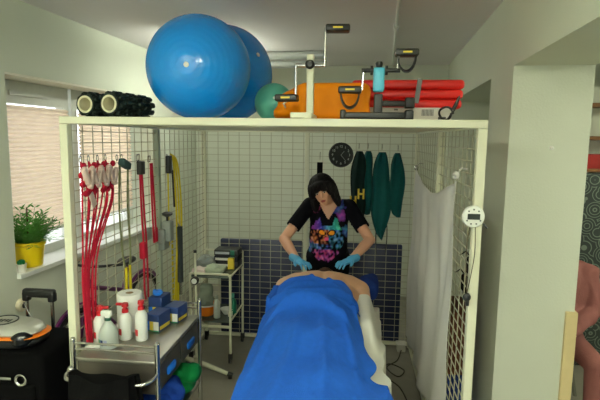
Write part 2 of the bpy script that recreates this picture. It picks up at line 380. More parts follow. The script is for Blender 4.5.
# ---- pedal exercisers
def pedal(t, c, w, col, strap=True, rz=0, rx=0):
    M = Matrix.Translation(c)@Euler((rx, 0, rz)).to_matrix().to_4x4(); m = MB()
    m.rbox((-w/2, -.035, -.016), (w/2, .035, .016), .008, M); p = m.build('pedal', blackP, t)
    m = MB(); m.box((-w/5, -.0365, -.004), (w/5, -.0355, .004), M); m.build('reflector', yellowC, p, False)
    if strap:
        m = MB(); pts = [M@Vector((w/2*.85*math.cos(a), 0, -.012-.075*math.sin(a))) for a in [PI*i/14 for i in range(15)]]
        def g(s, tt):
            k = s*14; i = min(int(k), 13); f = k-i; return pts[i].lerp(pts[i+1], f)+Vector((0, (tt-.5)*.03, (tt-.5)*.012))
        m.grid(g, 28, 1); m.build('foot_strap', blackP, p, solid=.007)
t = thing('pedal_exerciser', (1.19, .1, tz), 'upright cream pedal exerciser with tall square post and two black pedals', 'pedal exerciser', 'pedal exercisers')
m = MB(); m.rbox((1.165, .08, tz+.026), (1.198, .12, 2.32), .004); m.build('post', cream, t)
m = MB(); m.rbox((1.10, -.01, tz-.002), (1.2, .30, tz+.026), .006); m.build('foot_bar', cream, t)
m = MB(); m.tube([(1.11, .1, 2.27), (1.245, .1, 2.27)], .009, 10); m.build('axle', chrome, t)
m = MB(); m.lathe([(.02, -.02), (.022, 0), (.012, .012)], (1.18, .07, 2.27), (0, -1, 0), 16); m.build('resistance_knob', blackP, t)
m = MB(); m.tube([(1.247, .1, 2.265), (1.249, .1, 2.44)], .006, 8); m.build('crank_arm', chrome, t)
m = MB(); m.tube([(1.112, .1, 2.27), (1.113, .1, 2.13)], .006, 8); m.build('crank_arm', chrome, t)
pedal(t, Vector((1.305, .1, 2.435)), .112, None, False, .05); pedal(t, Vector((1.07, .1, 2.118)), .108, None, False, -.1)
t = thing('pedal_exerciser', (1.5, .12, tz), 'light blue and black folding pedal exerciser in front of the red mats', 'pedal exerciser', 'pedal exercisers')
x0 = 1.502
m = MB(); m.rbox((x0-.026, .10, 2.15), (x0+.026, .16, 2.262), .010); m.build('hub_housing', ltblueP, t)
m = MB(); m.rbox((x0-.02, .10, tz+.018), (x0+.02, .15, 2.14), .006); m.build('post', blackP, t)
m = MB(); m.rbox((1.34, .085, tz+.004), (1.64, .125, tz+.034), .006); m.rbox((1.325, .075, tz-.002), (1.352, .135, tz+.045), .008); m.rbox((1.625, .075, tz-.002), (1.665, .135, tz+.045), .008); m.build('front_foot', blackP, t)
m = MB(); m.rbox((1.50, .36, tz+.08), (1.66, .40, tz+.11), .006); m.rbox((1.65, .35, tz+.07), (1.70, .41, tz+.125), .008); m.tube([(x0, .14, 2.10), (x0+.02, .38, 2.12)], .014, 8); m.build('rear_foot', blackP, t)
m = MB(); m.tube([(1.42, .13, 2.25), (1.60, .13, 2.25)], .01, 10); m.lathe([(.022, 0), (.022, .012)], (x0+.028, .13, 2.25), (1, 0, 0), 16); m.lathe([(.022, 0), (.022, .012)], (x0-.04, .13, 2.25), (1, 0, 0), 16); m.lathe([(.012, 0), (.018, .02), (.014, .03)], (x0, .13, 2.26), (0, 0, 1), 12); m.build('axle', blackP, t)
m = MB(); m.tube([(1.585, .13, 2.25), (1.592, .13, 2.32), (1.62, .13, 2.33)], .0055, 8); m.build('crank_arm', chrome, t)
m = MB(); m.tube([(1.43, .13, 2.25), (1.425, .13, 2.16), (1.40, .13, 2.155)], .0055, 8); m.build('crank_arm', chrome, t)
pedal(t, atY(407, 53, .13), .105, None, True, 0); pedal(t, atY(350, 90, .13)+Vector((0, 0, .0)), .11, None, True, 0)

# ---- orange bag, red mats, white box
t = thing('orange_bag', (1.25, .5, tz), 'orange fabric bolster bag slumped behind the cream pedal exerciser', 'bag')
m = MB(); m.rbox((1.10, .28, tz), (1.47, .75, 2.215), .035); m.ell((1.07, .45, tz+.09), (.10, .16, .085)); m.ell((1.13, .5, tz+.13), (.10, .2, .08)); m.ell((1.01, .42, tz+.045), (.06, .12, .04))
b = blend(m, .009, 6, disp=lambda v: Vector((nz(v, 14)*.007, nz(v, 14, 3)*.007, min(0, nz(v, 11, 5)*.012))))
b.build('bag_body', orangeF, t)
m = MB(); m.tube([(1.036, .32, tz+.062), (1.025, .29, tz+.085), (1.045, .30, tz+.10)], .005, 6); m.build('drawcord', whiteP, t)
for k in range(3):
    z0 = 2.105+k*.052; y0 = .48
    def g(s, tt, k=k): return None
    m = MB(); M = Matrix.Translation((1.68, .78, z0))@Euler((0, .0, -.03)).to_matrix().to_4x4()
    m.rbox((-.30, -.30, 0), (.29+.005*k, .25, .05), .02, M, seg=4)
    t = thing('red_mat', (1.68, .78, z0), ['bottom', 'middle', 'top'][k]+' red vinyl mat of the stack of three on the cage roof', 'mat', 'stacked red mats')
    m.build('mat_body', redM, t, disp=lambda v: Vector((0, 0, -.03*((v.x-1.68)/.3)**2*.35)))
    if k == 2:
        m = MB(); m.box((1.655, .466, 2.125), (1.68, .474, 2.255), Matrix.Translation((.06, .0, 0))@Matrix.Translation((1.66, .47, 2.19))@Euler((0, .12, 0)).to_matrix().to_4x4()@Matrix.Translation((-1.66, -.47, -2.19)))
        m.build('grey_strap', mat('grey_webbing', (128, 130, 130), .7), t, False)['label'] = 'grey webbing strap'
t = thing('printed_box', (1.68, .6, tz), 'flat white printed cardboard box under the red mats', 'box')
m = MB(); m.rbox((1.46, .42, tz), (1.90, .95, 2.098), .004, seg=1); m.build('carton', whiteC, t)
m = MB()
for k in range(9): m.box((1.745+k*.007, .4175, tz+.035), (1.7485+k*.007, .4195, tz+.068))
m.build('barcode', mat('grey_ink', (90, 90, 92), .7), t, False); m = MB()
m.box((1.56, .4175, tz+.03), (1.60, .4195, tz+.034)); m.box((1.56, .4175, tz+.045), (1.64, .4195, tz+.05)); m.box((1.83, .4175, tz+.012), (1.87, .4195, tz+.03)); m.box((1.60, .4175, tz+.062), (1.62, .4195, tz+.07))
m.build('print_marks', mat('grey_ink', (90, 90, 92), .7), t, False)
t = thing('flat_case', (1.56, .26, tz), 'thin red case with yellow end lying behind the black foot bar', 'case')
m = MB(); m.rbox((1.42, .2, tz), (1.575, .33, tz+.022), .004); m.build('red_cover', redP, t)
m = MB(); m.rbox((1.576, .2, tz), (1.66, .33, tz+.022), .004); m.build('yellow_end', yellowC, t)
m = MB(); c = Vector((1.86, .36, tz+.045)); m.tube([c+Vector((.035*math.cos(a)*(1 if a < 5 else .7), .01*math.sin(3*a), .032*math.sin(a)+.0)) for a in [2*PI*i/18 for i in range(19)]], .006, 6)
m.tube(bez([c+Vector((.03, 0, .02)), c+Vector((.05, .01, .06)), c+Vector((.065, .02, .085)), c+Vector((.05, .03, .03)), c+Vector((.01, .02, -.035))]), .006, 6)
tag(m.build('cable_loop', blackP), 'short coil of black cable at the right end of the white box', 'cable')

# ================================================================ hanging on the left mesh
HX = .02
def carabiner(m, p, s=.018):
    m.tube([p+Vector((.006, s*.55*math.cos(a), s*(math.sin(a)-1))) for a in [2*PI*i/14 for i in range(14)]], .0028, 6, closed=True)
def rope_set(px, ztop, label, strands, col, grip=None, bundle=None, knot=True):
    p = atX(px, 153, HX); t = thing('exercise_rope', (HX, p.y, ztop), label, 'rope', 'ropes hooked on the left mesh')
    m = MB(); carabiner(m, Vector((HX, p.y, ztop))); m.build('hook', chrome, t)
    m = MB()
    for k in range(strands):
        dy = (k-(strands-1)/2)*.035; zb = (bundle[1] if bundle else 1.0)+random.uniform(-.03, .05); yb = (bundle[0]+dy*.75) if bundle else p.y+dy*.6
        pts = [(HX+.006, p.y, ztop-.03), (HX+.02+.012*(k % 2), p.y+dy*.9, ztop-.12), (HX+.025, p.y+dy*1.3+random.uniform(-.015, .015), ztop-.25), (HX+.022, (p.y+dy)*.3+yb*.7, 1.34), (HX+.02+.006*(k % 3), yb, 1.16), (HX+.03, yb+random.uniform(-.01, .01), zb)]
        m.tube(bez(pts, 6), .0052, 6)
    m.build('rope', col, t)
    if knot:
        m = MB(); m.cap((HX+.03, p.y-.02, ztop-.05), (HX+.03, p.y+.02, ztop-.19), .008, .008)
        for k in range(7): m.ell((HX+.03+random.uniform(-.01, .012), p.y+random.uniform(-.03, .03), ztop-.05-.14*k/6), (.013, .022, .018), n=10, m=6)
        blend(m, .005, 1).build('knot', col, t)
    if grip:
        m = MB()
        for k in range(2): m.rbox((-.012, -.016, -.05), (.012, .016, .05), .008, Matrix.Translation((HX+.045, p.y+(.03 if k else -.02), ztop-.10-k*.02))@Euler((.5-k*.9, 0, 0)).to_matrix().to_4x4())
        m.build('grip', grip, t)
    return t
rope_set(79, 1.825, 'red rope with pale grip hooked nearest the front post', 2, redR, pinkW, (.04, .86))
rope_set(87, 1.825, 'red rope with pale grips, second from the front post', 2, redR, pinkW, (.055, .80))
rope_set(96, 1.825, 'red rope with pale grips, third from the front post', 3, redR, pinkW, (.075, .82))
rope_set(104, 1.825, 'red rope set with white tag, next to the slate handle', 3, redR, pinkW, (.10, .85))
p = atX(93, 200, .06); m = MB(); m.rbox((-.002, -.022, -.04), (.002, .022, .04), .0015, Matrix.Translation(p)@Euler((.5, 0, 0)).to_matrix().to_4x4(), seg=1)
o = m.build('rope_tag', pinkW); tag(o, 'pale paper tag hanging among the red ropes', 'tag')
p = atX(118, 153, HX)
t = thing('exercise_rope', (HX, p.y, 1.82), 'olive cords with slate grey grip hooked beside the red ropes', 'rope', 'ropes hooked on the left mesh')
m = MB(); carabiner(m, Vector((HX, p.y-.03, 1.82))); carabiner(m, Vector((HX, p.y+.03, 1.82))); m.build('hook', chrome, t)
m = MB(); m.rbox((-.02, -.05, -.022), (.02, .05, .022), .01, Matrix.Translation((HX+.04, p.y, 1.765))@Euler((-.35, 0, 0)).to_matrix().to_4x4()); m.build('grip', tealD, t)
for dy in (-.045, .06):
    m = MB(); m.tube(bez([(HX+.03, p.y+dy, 1.76), (HX+.02, p.y+dy+.0, 1.5), (HX+.02, p.y+dy+.02, 1.25), (HX+.02, p.y+dy*.6+.03, 1.14)]), .0065, 6); m.build('cord', oliveR, t)
m = MB(); 
for dy in (-.015, .035): m.tube([(HX+.02, p.y+dy+.03, 1.14), (HX+.02, p.y+dy+.03, .94)], .009, 6)
m.build('yellow_end', yellowP, t)['label'] = 'yellow lower end of the cords'
def sling(px, pxw, z0, z1, label, col, blk=True):
    p = atX(px, 153, HX); t = thing('exercise_rope', (HX, p.y, z0), label, 'rope', 'ropes hooked on the left mesh')
    m = MB(); carabiner(m, Vector((HX, p.y-.012, z0)), .022); carabiner(m, Vector((HX, p.y+.012, z0)), .022); m.build('hook', chrome, t)
    if blk: m = MB(); m.rbox((HX+.005, p.y-.03, z0-.13), (HX+.04, p.y+.03, z0-.045), .006); m.build('pulley_block', blackP, t)
    m = MB()
    for dy in (-.02, .02): m.tube(bez([(HX+.02, p.y+dy*.6, z0-.05), (HX+.03, p.y+dy, z0-.4), (HX+.02, p.y+dy*1.1+.04, z0-.6), (HX+.025, p.y+dy*1.4+.03, z1+.1), (HX+.02, p.y+dy+.05, z1)]), .007, 6)
    m.build('rope', col, t)
    if z1 < 1: m = MB(); m.rbox((HX+.0, p.y-.045+.03, 1.13), (HX+.04, p.y+.01+.03, 1.24), .012); m.build('knot', col, t)
sling(137, 10, 1.815, .85, 'long red rope on a black pulley block before the middle post', redR)
sling(148, 6, 1.80, 1.2, 'short red rope hanging right at the middle post', redR, False)
t = thing('resistance_strap', (HX, 1.18, 1.80), 'yellow strap with black clip hanging just behind the middle post', 'strap')
p = atX(166, 155, HX); m = MB(); carabiner(m, Vector((HX, p.y, 1.80)), .024); m.build('hook', chrome, t)
m = MB(); m.rbox((HX+.005, p.y-.03, 1.66), (HX+.035, p.y+.035, 1.79), .008); m.tube([(HX+.03, p.y+.04, 1.68), (HX+.03, p.y+.07, 1.4)], .008, 6); m.build('clip', blackP, t)
m = MB(); m.tube([(HX+.02, p.y-.02, 1.68), (HX+.02, p.y-.02, 1.12)], .006, 6)
for k, dy in enumerate((.07, .11, .15)): m.tube(bez([(HX+.02, p.y+.04, 1.80), (HX+.03, p.y+dy, 1.72), (HX+.03, p.y+dy+.04+.015*k, 1.35), (HX+.03, p.y+dy+.03, 1.0), (HX+.02, p.y+dy-.01, .62)]), .007, 6)
m.build('strap', yellowP, t)
t = thing('yellow_chain', (.03, 1.32, .62), 'yellow plastic band hanging low behind the grey clamp', 'band')
m = MB(); 
for k in range(14): m.rbox((.015, 1.30, .62+k*.045), (.024, 1.325, .655+k*.045), .003, seg=1)
m.build('band', yellowP, t)
# clamp unit on the middle post
t = thing('clamp_unit', (.05, 1.1, 1.1), 'grey steel clamp carriage with black knob on the middle post', 'clamp')
m = MB(); m.rbox((.023, 1.03, 1.12), (.07, 1.13, 1.24), .008); m.rbox((.03, .985, 1.30-.12), (.09, 1.06, 1.30-.02), .008); m.rbox((.06, 1.01, 1.19), (.125, 1.08, 1.335), .01); m.rbox((.07, 1.03, 1.20), (.11, 1.08, 1.26), .004); m.build('bracket', greyM, t)
m = MB(); m.tube([(.09, 1.045, 1.33), (.09, 1.045, 1.37)], .008, 8); m.lathe([(.014, 0), (.036, .012), (.038, .026), (.02, .034)], (.09, 1.045, 1.365), (0, 0, 1), 14); m.build('knob', blackP, t)
m = MB(); m.rbox((.02, .80, 1.24), (.05, .87, 1.32), .006); m.build('side_plate', greyM, t)
t = thing('rubber_tube_bundle', (.09, 1.30, .78), 'dark grey padded bar standing on the left mesh behind the clamp', 'bar')
m = MB(); m.tube([(.07, 1.34, .80), (.07, 1.34, 1.24)], .022, 14); m.build('padded_grip', mat('dark_foam', (50, 56, 58), .8), t)
m = MB(); m.tube([(.07, 1.34, .70), (.07, 1.34, .80)], .014, 10); m.tube([(.07, 1.34, 1.24), (.05, 1.34, 1.27)], .008, 8); m.build('rod', chrome, t)

# ================================================================ back panel items
c = atY(341, 155, D-.03); t = thing('wall_clock', c, 'round black wall clock with pale numerals hung on the back mesh', 'clock')
m = MB(); m.lathe([(.108, 0), (.112, .012), (.104, .026), (.096, .022)], c+Vector((0, .012, 0)), (0, -1, 0), 40); m.build('case', mat('clock_black', (16, 17, 17), .35), t)
m = MB(); m.lathe([(.095, .0225), (.095, .0228)], c+Vector((0, .012, 0)), (0, -1, 0), 40); dial = m.build('dial', mat('dial_charcoal', (44, 48, 46), .6), t)
m = MB()
for h in range(12):
    cu = bpy.data.curves.new('n', 'FONT'); cu.body = str(12 if h == 0 else h); cu.size = .03; cu.align_x = 'CENTER'; cu.align_y = 'CENTER'
    o = bpy.data.objects.new('n', cu); C.objects.link(o); dg = bpy.context.evaluated_depsgraph_get(); me = bpy.data.meshes.new_from_object(o.evaluated_get(dg))
    a = 2*PI*h/12; ct = c+Vector((.076*math.sin(a), -.012, .076*math.cos(a)))
    m.add([ct+Vector((v.co.x, 0, v.co.y)) for v in me.vertices], [tuple(p.vertices) for p in me.polygons]); bpy.data.objects.remove(o)
m.build('numerals', mat('dial_white', (190, 196, 190), .6), dial, False)
for nm, ang, L in (('hour_hand', math.radians(40), .045), ('minute_hand', math.radians(140), .065)):
    m = MB(); d = Vector((math.sin(ang), 0, math.cos(ang))); m.tube([c+Vector((0, -.0145, 0)), c+Vector((0, -.0145, 0))+d*L], .0028, 4); m.build(nm, mat('hand_grey', (150, 156, 150), .5), t)
p = atY(320, 160, D-.035)
t = thing('hanging_strap', (p.x, p.y, p.z), 'black padded strap hanging from a hook above the therapist', 'strap')
m = MB(); m.tube([p+Vector((0, .02, .07)), p+Vector((0, 0, .06)), p+Vector((0, 0, .0))], .003, 6); m.build('hook', chrome, t)
m = MB(); m.rbox((p.x-.026, p.y-.012, p.z-.42), (p.x+.026, p.y+.006, p.z-.02), .006); m.build('strap', blackF, t)
def vest(pxc, w, pytop, pybot, label, dark=False, seed=0):
    a = atY(pxc, pytop, D-.05); b = atY(pxc, pybot, D-.05); Hh = a.z-b.z; YO = D-.055-(.055 if seed in (1, 3) else 0); wd = w/488*4.4/2*.86
    t = thing('green_sling', (a.x, D-.05, b.z), label, 'sling', 'dark green slings on the back mesh')
    m = MB(); m.tube([(a.x, D-.01, a.z+.07), (a.x, D-.04, a.z+.065), (a.x, D-.045, a.z+.02)], .003, 6); m.build('hook', chrome, t)
    m = MB(); NU, NV = 28, 26
    def g(s, tt):
        th = 2*PI*s; pr = .36+.64*math.sin(PI/2*min(1, tt/.30))**.8
        if tt > .66: pr *= 1-(.28 if seed != 3 else .68)*((tt-.66)/.34)**(2.4 if seed != 3 else 1.5)
        pr *= 1+.08*math.sin(tt*7+seed)
        rx = wd*pr; z = a.z-Hh*tt+.03*math.cos(th+seed)*tt
        return Vector((a.x+rx*math.cos(th)+.006*math.sin(9*tt+seed), YO+.036*pr*math.sin(th)+.010*math.sin(5*th+seed+2*tt), z))
    m.grid(g, NU, NV); m.add([g(i/NU, 1) for i in range(NU)], [tuple(range(NU))]); m.add([g(i/NU, 0) for i in range(NU)], [tuple(range(NU))])
    m.build('sling_body', greenF if not dark else mat('black_green_fabric', (12, 34, 32), .8, bump=.3), t)
    return t, a, b
v1, a1, bb1 = vest(359, 17, 151, 222, 'black and green sling with yellow clips, leftmost beside the clock', True, 1)
m = MB()
for (px, py) in ((353, 201), (361, 194)):
    q = atY(px, py, D-.158); m.box((q.x-.03, q.y-.004, q.z-.045), (q.x-.014, q.y+.004, q.z+.045)); m.box((q.x+.014, q.y-.004, q.z-.045), (q.x+.03, q.y+.004, q.z+.045)); m.box((q.x-.03, q.y-.004, q.z-.008), (q.x+.03, q.y+.004, q.z+.008))
m.build('yellow_clip', yellowC, v1, False)
vest(368, 14, 151, 212, 'dark green sling, narrow, second along from the clock', False, 2)
vv, aa, bb = vest(382, 21, 152, 236, 'longest and widest dark green sling on the back mesh', False, 3)
m = MB()
for dx in (-.05, .04): m.tube(bez([(bb.x+dx, D-.06, bb.z+.10), (bb.x+dx*1.1, D-.05, bb.z-.02), (bb.x+dx*.9, D-.04, bb.z-.17)]), .005, 5)
m.build('drawstring', blackP, vv)
vest(398, 16, 153, 214, 'short dark green sling, rightmost next to the corner', False, 4)
# navy mats behind the mesh
for k, (xa, xb, lb) in enumerate(((.14, .93, 'tall navy folding mat behind the back mesh, left of the therapist'), (1.03, 1.86, 'tall navy folding mat behind the back mesh, right of the therapist'))):
    t = thing('folding_mat', ((xa+xb)/2, 2.29, 0), lb, 'mat', 'navy folding mats behind the cage')
    for j in range(2):
        m = MB(); m.rbox((xa, 2.235+j*.055, .02), (xb, 2.285+j*.055, .965-.02*j), .012); m.build('mat_section', navyM, t)
# white cloth on the right mesh
t = thing('hanging_cloth', (1.92, 1.0, 0.2), 'sheer white cloth sheet hung along the right mesh side', 'cloth sheet')
def g(s, tt):
    yt = .19+1.54*s; yb = .30+1.66*s; zt = 1.755-.05*s-.62*s*(1-s)*(1-.35*s); zb = .22+.1*(1-s)
    y = yt+(yb-yt)*tt; z = zt+(zb-zt)*tt
    f = math.sin(s*26+2*math.sin(tt*2.4))*.014*min(1, tt*2+.15)+math.sin(s*9+1.5*tt)*.018*tt+nz((y*3, z*2, 0))*.015
    f += .02*math.exp(-((s-.06-.12*tt)/.03)**2)
    return Vector((1.885+f, y, z))
m = MB(); m.grid(g, 110, 70); m.build('cloth', curtM, t, solid=.002)
for y, z in ((.19, 1.76), (1.73, 1.71)):
    m = MB(); m.tube([(1.945, y, z+.03), (1.915, y, z+.035), (1.89, y, z+.0), (1.905, y, z-.02)], .004, 6); m.ell((1.89, y, z), (.018, .014, .02), n=10, m=6); m.build('knot_hook', curtM if y < 1 else chrome, t)
# timer on the right post
c = Vector((1.93, -.024, 1.593)); t = thing('metronome_timer', c, 'round white digital timer stuck on the right front post', 'timer')
m = MB(); m.lathe([(.048, 0), (.05, .008), (.046, .018), (.03, .021)], c, (0, -1, 0), 36); m.build('case', whiteP, t)
m = MB(); m.box((c.x-.027, c.y-.0225, c.z-.012), (c.x+.027, c.y-.021, c.z+.014)); m.build('display', mat('lcd_dark', (48, 56, 54), .3), t, False)
m = MB()
for i in range(9):
    a = 2*PI*i/9+.2; r = .033
    if abs(math.sin(a)) > .3: m.lathe([(.004, 0), (.004, .003)], c+Vector((r*math.cos(a), -.0195, r*math.sin(a)*1.0)), (0, -1, 0), 8)
m.build('button', mat('button_grey', (90, 96, 96), .5), t)
m = MB()
for dx in (-.012, .012): m.tube(bez([c+Vector((dx, -.008, -.045)), c+Vector((dx*1.5-.002, -.006, -.18)), c+Vector((-.008, -.006, -.36))]), .002, 5)
m.build('cord', mat('cord_brown', (70, 62, 44), .7), t)
m = MB(); m.ell(c+Vector((-.008, -.012, -.37)), (.018, .012, .02)); m.rbox((c.x-.014, c.y-.02, c.z-.41), (c.x+.002, c.y-.006, c.z-.37), .003); m.build('clip', blackP, t); m = MB(); m.tube([c+Vector((.045, -.01, -.03)), c+Vector((.062, -.014, -.05))], .004, 6); m.build('side_pin', blackP, t)
# things between the right mesh and the wall
def lump(name, c, r, mt, label, cat, rot=0, seed=0, vox=.012):
    m = MB(); m.rbox((c[0]-r[0], c[1]-r[1], c[2]), (c[0]+r[0], c[1]+r[1], c[2]+2*r[2]), min(r)*.6)
    m.ell((c[0]+r[0]*.2, c[1]-r[1]*.1, c[2]+r[2]*1.5), (r[0]*.75, r[1]*.8, r[2]*.75))
    b = blend(m, vox, 5, disp=lambda v: Vector((nz(v, 9, seed)*.02, nz(v, 9, seed+3)*.02, nz(v, 9, seed+6)*.018)))
    o = b.build(name, mt); return tag(o, label, cat)
m = MB(); m.rbox((2.06, 1.0, 0), (2.22, 1.4, .34), .006, seg=1); tag(m.build('storage_crate', mat('navy_crate', (22, 44, 104), .6)), 'dark blue crate on the floor behind the right mesh', 'crate')
m = MB(); m.rbox((2.06, 1.0, .342), (2.22, 1.38, .78), .006, seg=1); tag(m.build('cardboard_box', mat('brown_card', (96, 60, 44), .7)), 'brown box on the blue crate behind the right mesh', 'box')
t = thing('hanging_gloves', (1.99, .3, 1.15), 'black gloves hanging outside the right mesh', 'gloves')
for k, (y, z) in enumerate(((.26, 1.34), (.36, 1.22))):
    m = MB(); m.rbox((1.985, y-.03, z-.09), (2.02, y+.03, z), .012)
    for j in range(4): m.cap((2.003, y-.022+j*.015, z-.08), (2.006, y-.024+j*.016, z-.135+.008*abs(j-1)), .008, .007, 8)
    m.cap((2.003, y+.028, z-.03), (2.01, y+.05, z-.08), .009, .008, 8)
    m.tube([(2.0, y, z), (1.975, y, z+.03), (1.948, y, z+.01)], .004, 5); m.build('glove', blackF, t)
t = thing('floor_power_box', (1.86, 2.13, 0), 'small white plastic box on the floor at the back right corner', 'box')
m = MB(); m.rbox((1.83, 2.08, 0), (1.91, 2.16, .07), .008); m.build('box_body', mat('off_white', (176, 172, 158), .6), t)
m = MB(); m.rbox((1.825, 2.075, .07), (1.915, 2.165, .08), .004); m.build('lid', whiteC, t)
m = MB(); m.tube(bez([(1.87, 2.08, .02), (1.82, 1.9, .006), (1.72, 1.75, .006), (1.80, 1.6, .006), (1.86, 1.72, .006), (1.74, 1.82, .006), (1.68, 1.62, .006), (1.8, 1.42, .006), (1.85, 1.1, .006)]), .005, 6)
tag(m.build('floor_cable', mat('dull_cable', (66, 62, 54), .6)), 'thin dark cable looping over the floor right of the table', 'cable')

# ================================================================ treatment table and patient
t = thing('massage_table', (1.22, .5, 0), 'massage table with blue side pad under the towel-covered patient', 'massage table')
m = MB(); m.rbox((.902, -.75, .66), (1.555, 1.50, .745), .025); m.build('tabletop', mat('blue_vinyl', (22, 60, 150), .45), t)
m = MB(); m.rbox((.93, -.70, .60), (1.51, 1.45, .66), .004, seg=1); m.build('frame', cream, t)
for x in (.98, 1.46):
    for y in (-.6, 1.32):
        m = MB(); m.rbox((x-.02, y-.02, .0), (x+.02, y+.02, .60), .004, seg=1); m.build('leg', cream, t)
m = MB(); m.tube([(.98, 1.32, .2), (1.46, 1.32, .2)], .014, 8); m.tube([(.98, -.6, .2), (1.46, -.6, .2)], .014, 8); m.build('crossbar', cream, t)
def sm(a, b, x): k = max(0, min(1, (x-a)/(b-a))); return k*k*(3-2*k)
ROWS = [(-.8, .15, .84), (-.45, .19, .88), (-.1, .22, .92), (.12, .25, .96), (.42, .29, 1.005), (.62, .275, .965), (.85, .285, .985), (1.0, .32, 1.01), (1.2, .34, .98)]
def row(y):
    if y <= ROWS[0][0]: return ROWS[0][1:]
    for a, b in zip(ROWS, ROWS[1:]):
        if y <= b[0]: k = sm(a[0], b[0], y); return (a[1]+(b[1]-a[1])*k, a[2]+(b[2]-a[2])*k)
    return ROWS[-1][1:]
def bodyz(x, y, base=.765):
    hw, zt = row(y); d = abs(x-1.19)/hw; z = base+(zt-base)/(1+d**4.5)
    for xa in (.90, 1.482): z = max(z, base+.125*math.exp(-((x-xa)/.062)**4)*sm(.36, .62, y)*(1-sm(1.0, 1.1, y)))
    return z
# white sheet over the table
def g(s, tt):
    y = -.74+1.86*tt; x = .80+1.0*s
    w = nz((x*3, y*3, 0), 1.6)
    if x < .89: z = .76-(.89-x)*2.4; x = .888
    elif x > 1.57: z = .76-(x-1.57)*(1.35 if y < 1 else .9)+.0; x = 1.575+.012+.012*math.sin(y*17+1)+(x-1.57)*.06+.008*math.sin(y*31)
    else:
        z = .752+.01*abs(w)+(.165*math.exp(-((x-1.485)/.068)**4)*sm(.28, .42, y)*(1-sm(.88, 1.02, y)) if x > 1.3 else 0)+(.11*math.exp(-((x-.905)/.03)**2)*sm(.5, .75, y) if 0 else 0)
    return Vector((x, y, z+.006*math.sin(y*13+x*9)*sm(1.35, 1.5, x)))
m = MB(); m.grid(g, 90, 100)
o = m.build('bed_sheet', sheetM, None, solid=.004); tag(o, 'white bed sheet spread on the massage table', 'sheet')
# patient: one continuous body lying face down
m = MB(); E_ = m.ell
m.ell((1.2, 1.10, .882), (.30, .16, .118)); m.ell((1.2, .90, .872), (.27, .24, .118)); m.ell((1.19, .66, .86), (.235, .22, .10))
m.ell((1.11, .42, .873), (.135, .17, .125)); m.ell((1.275, .42, .873), (.135, .17, .125))
for sx, xs in ((-1, 1.10), (1, 1.285)):
    m.cap((xs, .36, .85), (xs+sx*.01, -.06, .835), .092, .066); m.cap((xs+sx*.01, -.06, .835), (xs+sx*.015, -.48, .82), .058, .04); m.cap((xs+sx*.015, -.5, .81), (xs+sx*.015, -.64, .79), .035, .028)
for sx, xs in ((-1, .935), (1, 1.455)):
    m.cap((xs-sx*.08, 1.13, .885), (xs, 1.11, .865), .09, .078); m.cap((xs, 1.10, .862), (xs+sx*.035, .82, .83), .076, .055); m.cap((xs+sx*.035, .82, .82), (xs+sx*.015, .58, .80), .048, .034); m.ell((xs+sx*.01, .50, .795), (.04, .07, .022))
for dx in (-.06, .06): m.ell((1.2+dx*1.4, 1.0, .915), (.085, .16, .085))
m.cap((1.2, 1.18, .90), (1.2, 1.31, .855), .075, .062); m.ell((1.2, 1.37, .845), (.078, .11, .092))
for dx in (-1, 1): m.ell((1.2+dx*.08, 1.36, .84), (.012, .02, .032))
def spine(v):
    if v.z > .9 and .5 < v.y < 1.2: return Vector((0, 0, -.010*math.exp(-((v.x-1.2)/.022)**2)))
    return Vector()
b = blend(m, .011, 6, disp=spine)
t = thing('person', (1.2, .4, .76), 'person lying face down on the massage table, bare back, covered by a blue towel', 'person')
b.build('body', skinM, t)
m = MB(); m.ell((1.2, 1.385, .862), (.083, .105, .088)); b = blend(m, .009, 2, keep=lambda c: c.z > .83, disp=lambda v: Vector((nz(v, 60)*.004,)*3)); b.build('hair', mat('brown_hair', (60, 42, 30), .7), t)
